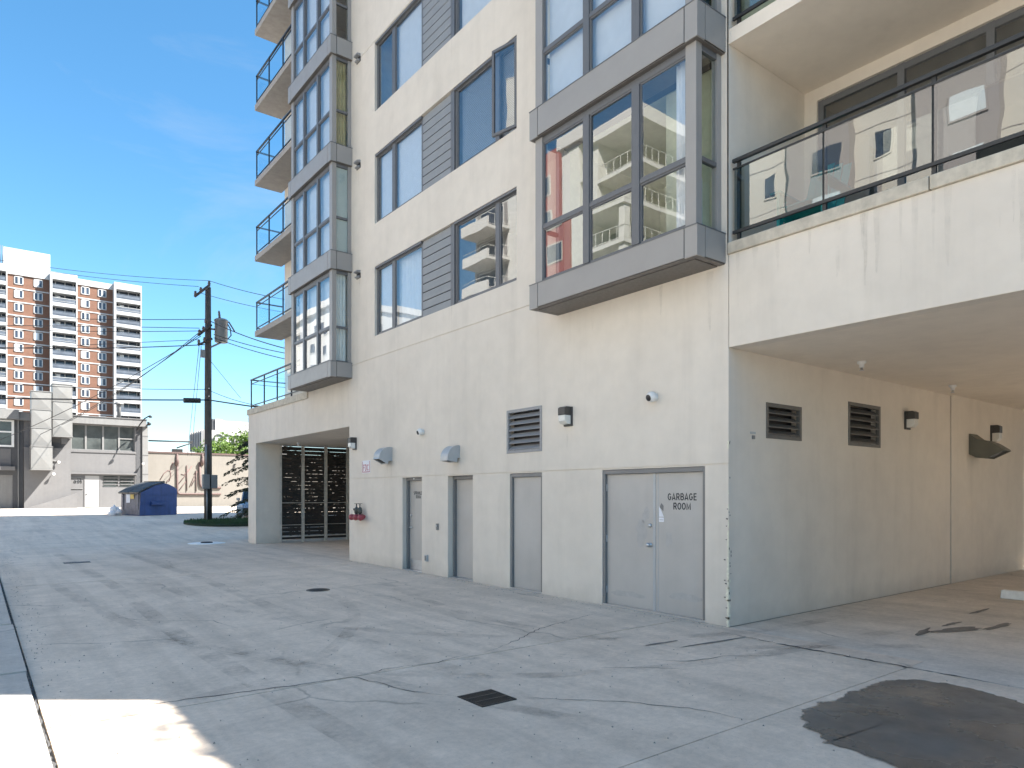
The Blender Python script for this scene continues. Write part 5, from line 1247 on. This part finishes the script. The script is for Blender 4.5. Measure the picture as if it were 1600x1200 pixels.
# arm lamp on the corner
al = thing('arm_lamp', 'thin arm lamp leaning out from the roof corner of grey building', 'lamp', spot(214, 667, GY - .3))
MB().tube([spot(214, 672, GY - .3), spot(218, 664, GY - .6), spot(226, 654, GY - 1.2), spot(234, 649.5, GY - 1.6)], .045, 6).build('arm', M['iron'], al)
MB().lathe(spot(235, 650, GY - 1.7), (0, -.4, -1), [(.03, -.05), (.09, .02), (.12, .10), (.0, .12)], 10).build('head', M['iron'], al)
bl = thing('arm_lamp', 'short black spotlight just below the thin arm lamp', 'lamp', spot(229, 665, GY))
MB().tube([spot(229, 668, GY - .12), spot(231, 662, GY - .5)], .05, 6).build('arm', M['iron'], bl); MB().lathe(spot(232, 661, GY - .6), (.3, -.6, -.6), [(.05, -.1), (.11, .05), (.13, .16), (0, .18)], 10).build('head', M['iron'], bl)
vp = thing('roof_vent', 'pale roof vent pipe with mushroom cap on grey building', 'vent pipe', (gx_(186), GY + 1, zt))
MB().lathe((gx_(186, GY + 1), GY + 1, zt + .06), (0, 0, 1), [(.13, 0), (.13, 1.15), (.13, 1.2)], 12).build('pipe', M['fascia'], vp); MB().lathe((gx_(186, GY + 1), GY + 1, zt + 1.15), (0, 0, 1), [(.3, 0), (.32, .05), (.18, .2), (0, .24)], 14).build('cap', M['fascia'], vp)
# darker neighbour on the far left
nb2 = thing('dark_grey_building', 'darker grey garage building at the left edge beside the ducts', 'building', (gx_(0), GY, GB))
x0_, x1_ = gx_(-140), xL - .02
nwx0, nwx1, nz0, nz1 = gx_(-25), gx_(22), gz_(5, 698), gz_(5, 656)
gdx0, gdx1, gdz = gx_(-45), gx_(20), gz_(5, 742)
holed(x0_, x1_, GB - .2, gz_(10, 655), [(nwx0, nwx1, nz0, nz1, .14, 0), (gdx0, gdx1, GB - .3, gdz, .2, 0)], gf).build('wall', M['darkwall'], nb2, fix=False)
B(x0_, x1_, GY + .35, GY + 9, GB, gz_(10, 655)).build('wall', M['darkwall'], nb2)
B(x0_, gx_(29), GY - .5, GY + 9, gz_(10, 655), gz_(10, 640)).build('roof', M['fascia'], nb2)
B(x0_, gx_(23), GY - .45, GY, gz_(10, 735), gz_(10, 729)).build('ledge', M['greywall'], nb2)
B(x0_, gx_(17), GY - .03, GY - .002, gz_(10, 728.5), gz_(10, 701)).build('panel', M['greywall'], nb2)
fo = MB().box(nwx0, nwx1, GY - .04, GY + .1, nz0, nz0 + .12).box(nwx0, nwx1, GY - .04, GY + .1, nz1 - .1, nz1).box(nwx1 - .14, nwx1, GY - .04, GY + .1, nz0 + .12, nz1 - .1).box(nwx0, nwx0 + .14, GY - .04, GY + .1, nz0 + .12, nz1 - .1).box(nwx0, nwx1, GY - .03, GY + .08, nz0 + .95, nz0 + 1.05).build('window', M['white'], nb2)
B(nwx0 + .1, nwx1 - .1, GY + .05, GY + .06, nz0 + .1, nz1 - .1).build('pane', M['darkglass'], fo)
B(gdx0, gdx1, GY + .1, GY + .15, GB, gdz).build('garage_door', M['fascia'], nb2)
B(gx_(27.5), gx_(29.5), GY - .08, GY - .002, GB, gz_(28, 655)).build('downpipe', M['fascia'], nb2)

# ------------------------------------------------------------------ cream wall with conduits
CY = 58.0
cw_ = thing('cream_wall', 'long cream painted block wall with brown conduits and faded graffiti', 'wall', (20, CY, GB))
B(gx_(231.5, CY), 46, CY, CY + .3, GB - .3, spot(300, 709.5, CY).z).build('wall', M['beigewall'], cw_)
B(gx_(231.5, CY) - .05, 46, CY - .06, CY + .36, spot(300, 709.5, CY).z, spot(300, 707, CY).z).build('coping', M['pipe'], cw_)
yy = CY - .05
MB().tube([spot(277, 712, yy), spot(277, 766, yy), spot(278, 770, yy), spot(281, 772, yy), spot(345, 772, yy)], .08, 8).build('conduit', M['pipe'], cw_)
MB().tube([spot(312, 722, yy), spot(312.5, 755, yy), spot(314, 760, yy), spot(318, 762, yy), spot(345, 762, yy)], .09, 8).build('conduit', M['pipe'], cw_)
MB().tube([spot(292, 727, yy), spot(292, 767, yy)], .035, 6).tube([spot(306.5, 735, yy), spot(306.5, 768, yy)], .035, 6).tube([spot(275, 770, yy), spot(275, 803, yy)], .04, 6).build('rod', M['pipe'], cw_)
for px in (276.5, 316): MB().lathe(spot(px, 722, yy - .1), (0, -.5, 1), [(.1, -.3), (.16, -.1), (.14, .1), (.05, .3)], 10).tube([spot(px, 722, yy), spot(px + .5, 709, yy)], .07, 6).build('weatherhead', M['pipe'], cw_)
B(spot(338, 0, CY).x, spot(340, 0, CY).x, CY - .15, CY, 4.0, 4.2)
stuff(strokes([[(250, 750), (256, 740), (262, 735), (266, 736), (267, 743), (264, 752)], [(278, 757), (288, 745), (300, 728)], [(280, 766), (292, 750)], [(294, 733), (288, 742), (283, 741)], [(296, 761), (303, 745), (309, 736)], [(299, 759), (307, 744)], [(270, 722), (266, 735)], [(303, 741), (310, 736), (314, 731)], [(260, 755), (263, 750)]], .035, CY - .005).build('graffiti', M['graffiti'], cw_))
for k, (px, py) in enumerate(((367, 726), (366, 730))): MB().tube([spot(px - 1.5, py, CY - .04), spot(px + 1.5, py - .8, CY - .04)], .05, 6).build('bracket', M['iron'], cw_)
dc = B(spot(276, 705, CY).x - .2, spot(276, 705, CY).x + .5, CY + .3, CY + .8, spot(300, 707, CY).z, spot(300, 704, CY).z + .1).build('roof_bracket', M['iron'], cw_)
lr = thing('low_building', 'low pale roof behind the cream wall', 'building', (14, 64, .7))
MB().prism([(0, .7), (0, 4.95), (6, 5.45), (12, 4.95), (12, .7)], gx_(231, 60) - .5, spot(318, 0, 62).x, lambda p, q, a: (a, 59.5 + p, q)).build('body', M['roof'], lr)
MB().tube([spot(232, 688.5, 62), spot(300, 690.5, 62)], .07, 6).tube([spot(276, 700, 62), spot(300, 692, 62)], .06, 6).build('roof_rail', M['iron'], lr)

# ------------------------------------------------------------------ brick tower behind
TY = 160.0
bt = thing('brick_tower', 'tall red brick apartment tower with white stacked balconies', 'building', (10, TY, .7))
tx = lambda px: spot(px, 500, TY).x
ztop = spot(81, 424, TY).z; PIT = 2.56
cols = [(-60, 11.5), (78.5, 121), (178.5, 221.5)]; bricks = [(11.5, 78.5), (121, 178.5)]
nst = 12
for a, b in bricks:
    xa, xb = tx(a), tx(b)
    B(xa, xb, TY + 1.8, TY + 18, .5, ztop - 1.3).build('brick_wall', M['brick'], bt)
    B(xa, xb, TY + 1.6, TY + 18, ztop - 1.3, ztop - .15).build('parapet', M['towertrim'], bt)
    zs = MB()
    for k in range(1, nst): zs.box(xa, xb, TY + 1.72, TY + 1.8, ztop - 1.3 - PIT * k - .1, ztop - 1.3 - PIT * k + .1)
    zs.build('string_course', M['towertrim'], bt)
    w0 = xb - xa
    for fr_ in ((.16, .38), (.62, .84)) if a < 100 else ((.12, .36), (.58, .82)):
        for k in range(nst):
            u0, u1 = xa + w0 * fr_[0], xa + w0 * fr_[1]; z1 = ztop - 1.55 - PIT * k; z0 = z1 - 1.5; t_ = .16
            f = MB().box(u0, u0 + t_, TY + 1.7, TY + 1.83, z0, z1).box(u1 - t_, u1, TY + 1.7, TY + 1.83, z0, z1).box(u0, u1, TY + 1.7, TY + 1.83, z0 - .02, z0 + .1).box(u0, u1, TY + 1.7, TY + 1.83, z1 - .12, z1 + .01).box((u0 + u1) / 2 - t_ * .9, (u0 + u1) / 2 + t_ * .9, TY + 1.7, TY + 1.83, z0 + .1, z1 - .12)
            fo = f.build('window', M['towertrim'], bt)
            pn = B(u0 + .1, u1 - .1, TY + 1.77, TY + 1.79, z0 + .05, z1 - .05).build('pane', M['towerglass'], fo)
            if (k * 7 + int(a) * 3 + int(fr_[0] * 50)) % 4 == 0: B(u0 + .15, (u0 + u1) / 2 - .1, TY + 1.74, TY + 1.76, z0 + .1, z1 - .1).build('curtain', M['curtain'], fo)
for a, b in cols:
    xa, xb = tx(a), tx(b)
    B(xa, xb, TY + 1.9, TY + 18, .5, ztop - .3).build('balcony_wall', M['towerglass'], bt)
    zs = MB(); zs.box(xa, xa + .35, TY, TY + 1.9, .5, ztop).box(xb - .2, xb, TY, TY + 1.9, .5, ztop).build('fin_wall', M['towertrim'], bt)
    B(xa + .35, xb - .2, TY, TY + 18, ztop - 1.35, ztop).build('parapet', M['towertrim'], bt)
    for k in range(nst):
        z = ztop - 1.35 - PIT * (k + 1)
        sl_ = B(xa + .35, xb - .2, TY + .0, TY + 1.9, z, z + .66).build('balcony', M['towertrim'], bt)
        B(xa + .4, xb - .25, TY + .1, TY + .16, z + .66, z + 1.5).build('rail', M['towerrail'], sl_)
        MB().box(xa + .4, xb - .25, TY + .06, TY + .1, z + 1.55, z + 1.63).box(xa + .4, xb - .25, TY + .06, TY + .1, z + .95, z + 1.0).build('rail_cap', M['towertrim'] if k % 3 == 1 else M['towerrail'], sl_)
        for m_ in (.2, .55, .86): B(xa + (xb - xa) * m_, xa + (xb - xa) * m_ + .18, TY + 1.75, TY + 1.88, z + .85, z + PIT).build('window_post', M['towertrim'], sl_)
        if k % 2: B(xa + (xb - xa) * .25, xa + (xb - xa) * .4, TY + 1.8, TY + 1.86, z + 1.3, z + 2.4).build('curtain', M['curtain'], sl_)
B(tx(7), tx(82), TY + 5, TY + 14, ztop - .3, spot(45, 392, TY + 5).z).build('penthouse', M['towertrim'], bt)
for px in (2, 5): MB().tube([(tx(px), TY + 4, ztop), (tx(px), TY + 4, ztop + 4.5)], .06, 5).build('antenna', M['towerrail'], bt)

# arched office block
AY = 112.0
ab = thing('arched_building', 'grey concrete office block with tall arched wall panels', 'building', (40, AY, .7))
sx_ = lambda px: spot(px, 690, AY).x
za = spot(340, 672, AY).z
B(sx_(319), sx_(450), AY + .3, AY + 7.8, .5, za).build('wall', M['arch'], ab)
edges = [334, 349, 364.5, 376, 391, 406, 421, 436]
for a, b in zip(edges, edges[1:]):
    xa, xb = sx_(a + .5), sx_(b - .5); r_ = (xb - xa) / 2; zc = za - .7 - r_
    prof = [(xa, .5), (xb, .5)] + [(xa + r_ + r_ * math.cos(t), zc + r_ * math.sin(t)) for t in [PI * k / 12 for k in range(13)]]
    o = MB().prism(prof, AY - .1, AY + .35, lambda p, q, y: (p, y, q)).build('arch_panel', M['towertrim'] if a != 364.5 else M['arch'], ab)
    ar = MB(); ar.tube([(xa, AY - .1, .5)] + [(xa, AY - .1, zc)] + [(xa + r_ - r_ * math.cos(t), AY - .1, zc + r_ * math.sin(t)) for t in [PI * k / 12 for k in range(1, 12)]] + [(xb, AY - .1, zc), (xb, AY - .1, .5)], .16, 5).build('arch_rib', M['darkwall'], o)
    for z in (za - 4.2, za - 7.4): B(xa + r_ * .5, xb - r_ * .5, AY - .14, AY - .1, z, z + .7).build('window', M['towerglass'], o)
xs0 = sx_(319)
for k in range(5): B(xs0 - .06, xs0 - .005, AY + .7 + 1.45 * k, AY + 1.85 + 1.45 * k, .5, za - .4).build('window', M['towerglass'], ab)
for k in range(6): B(xs0 - .25, xs0 - .005, AY + .42 + 1.45 * k, AY + .66 + 1.45 * k, .5, za).build('fin', M['arch'], ab)
B(sx_(340), sx_(344), AY + 3, AY + 6, za, spot(342, 652, AY).z).build('penthouse', M['darkwall'], ab)
B(sx_(344.2), sx_(356), AY + 2.8, AY + 6, za, spot(342, 652, AY).z).build('penthouse', M['arch'], ab); B(sx_(356.2), sx_(440), AY + 3.5, AY + 7, za, spot(342, 653.5, AY).z).build('penthouse', M['towertrim'], ab)

# ------------------------------------------------------------------ towers across the alley, seen mirrored in the glass
def tower_window(parent, f, u0, u1, z0, z1, mat='towerglass', fm='towerwhite'):
    """f(u, d, z): u along the wall, d out of it"""
    def bx(a, b, c, d_, e, g_):
        s = MB(); s.v = [f(u, o, z) for z in (e, g_) for o in (c, d_) for u in (a, b)]
        s.f = [(0, 2, 3, 1), (4, 5, 7, 6), (0, 1, 5, 4), (2, 6, 7, 3), (0, 4, 6, 2), (1, 3, 7, 5)]; s.sm = [False] * 6; return s
    w_ = bx(u0, u1, -.05, .06, z0, z1).build('window', M[fm], parent); bx(u0 + .1, u1 - .1, .0, .065, z0 + .1, z1 - .1).build('pane', M[mat], w_)
    return w_
def rail_loop(pts, z, mat, parent):
    s = MB()
    for zz in (z + 1.05, z + .12): s.tube([(x, y, zz) for x, y in pts], .035, 4)
    for (x, y), (x2, y2) in zip(pts, pts[1:]):
        n = max(1, int(math.hypot(x2 - x, y2 - y) / .7))
        for k in range(n): s.tube([(x + (x2 - x) * k / n, y + (y2 - y) * k / n, z), (x + (x2 - x) * k / n, y + (y2 - y) * k / n, z + 1.05)], .025, 4)
    return s.build('railing', M[mat], parent)
WX = -23.0
wt = thing('white_tower', 'white corner apartment tower mirrored in the near bay window', 'building', (WX, 38, 0))
B(-45, -26.2, 37.5, 41, 0, 29.2).build('wall', M['towerwhite'], wt); B(-26.2, WX, 38.9, 41, 0, 29.2).build('wall', M['towerwhite'], wt)
B(-45, -30.5, 34.3, 37.5, 0, 29.2).build('wall', M['towerwhite'], wt)
B(-45.5, WX + .3, 34.0, 41.2, 29.2, 30.2).build('roof', M['towerwhite'], wt)
for k in range(1, 10):
    z = 2.9 * k
    bl_ = MB().box(-26.2, WX, 34.3, 38.9, z, z + .3).box(-30.5, -26.2, 34.3, 37.5, z, z + .3).build('balcony', M['towerwhite'], wt)
    rail_loop([(-30.4, 34.4), (WX - .1, 34.4), (WX - .1, 38.8)], z + .3, 'towerwhite', bl_)
    tower_window(wt, lambda u, d, zz: (-26.2 + d, u, zz), 37.6, 38.7, z + .4, z + 2.5); tower_window(wt, lambda u, d, zz: (u, 37.5 - d, zz), -30, -26.8, z + .35, z + 2.5)
    tower_window(wt, lambda u, d, zz: (u, 34.3 - d, zz), -34.5, -32.6, z + .9, z + 2.4); tower_window(wt, lambda u, d, zz: (u, 34.3 - d, zz), -40, -37, z + .9, z + 2.4)
B(WX - .75, WX - .15, 34.4, 35.0, 0, 29.2).build('column', M['towerwhite'], wt)
rt = thing('red_tower', 'red stucco tower mirrored at the left of the near bay window', 'building', (-26, 44, 0))
B(-46, -24.2, 41.3, 47, 0, 30.6).build('wall', M['redwall'], rt)
for k in range(10):
    tower_window(rt, lambda u, d, zz: (-24.2 + d, u, zz), 43.5, 45.4, 2.9 * k + .9, 2.9 * k + 2.5, 'towerglass', 'creamtower')
def balcony_tower(x0, y0, y1, h, label, seed):
    t = thing('white_tower', label, 'building', (x0, (y0 + y1) / 2, 0))
    B(-46, x0, y0, y1, 0, h).build('wall', M['towerwhite'], t); B(-46.3, x0 + .5, y0 - .3, y1 + .3, h, h + .9).build('roof', M['towerwhite'], t)
    for k in range(int(h / 2.9)):
        z = 2.9 * k + .3
        yb = y1 - 4.2
        b_ = B(x0, x0 + 1.7, yb, yb + 4.1, z - .2, z + .05).build('balcony', M['towerwhite'], t)
        B(x0 + 1.5, x0 + 1.7, yb, yb + 4.1, z + .05, z + .75).build('parapet', M['towerwhite'], b_); rail_loop([(x0, yb + .05), (x0 + 1.6, yb + .05)], z + .05, 'towerwhite', b_); MB().tube([(x0 + 1.6, yb, z + 1.1), (x0 + 1.6, yb + 4.1, z + 1.1)], .03, 4).build('rail', M['towerwhite'], b_)
        B(x0 - .3, x0 + .02, yb + .3, yb + 3.9, z + .1, z + 2.45).build('recess', M['browntower'], t)
        tower_window(t, lambda u, d, zz: (x0 + d, u, zz), yb + .8, yb + 3.4, z + .3, z + 2.3)
        tower_window(t, lambda u, d, zz: (x0 + d, u, zz), y0 + 1.2, y0 + 2.5, z + 1.0, z + 2.4)
        if y1 - y0 > 10: tower_window(t, lambda u, d, zz: (x0 + d, u, zz), y0 + 5.4, y0 + 6.8, z + 1.0, z + 2.4)
        tower_window(t, lambda u, d, zz: (u, y0 - d, zz), x0 - 5, x0 - 3, z + 1.0, z + 2.4)
balcony_tower(WX, 47.4, 55.5, 30.6, 'white tower with solid balconies mirrored in the lowest windows', 1)
balcony_tower(WX - 1, 88, 106, 27.5, 'distant white tower mirrored in the far bay window', 2)
ct = thing('cream_tower', 'cream and brown clad tower mirrored in the balcony glass', 'building', (-27, 15, 0))
B(-46, -27, 2, 28.5, 0, 33).build('wall', M['creamtower'], ct)
for a, b in ((5.2, 9.2), (13, 17), (20.8, 24.8)):
    B(-27, -26.3, a, b, 0, 33.4).build('brown_bay', M['browntower'], ct)
    for k in range(11): tower_window(ct, lambda u, d, zz: (-26.3 + d, u, zz), a + .5, a + 2.3, 3 * k + .9, 3 * k + 2.5, 'frost' if (k + int(a)) % 3 else 'towerglass', 'browntower')
for a in (10.6, 18.6, 26): 
    for k in range(11): tower_window(ct, lambda u, d, zz: (-27 + d, u, zz), a, a + 1, 3 * k + .9, 3 * k + 2.5, 'towerglass', 'creamtower')
jl = MB()
for k in range(11): jl.box(-27.0, -26.985, 2, 28.5, 3 * k + 2.9, 3 * k + 2.94)
jl.build('cladding_joint', M['browntower'], ct)
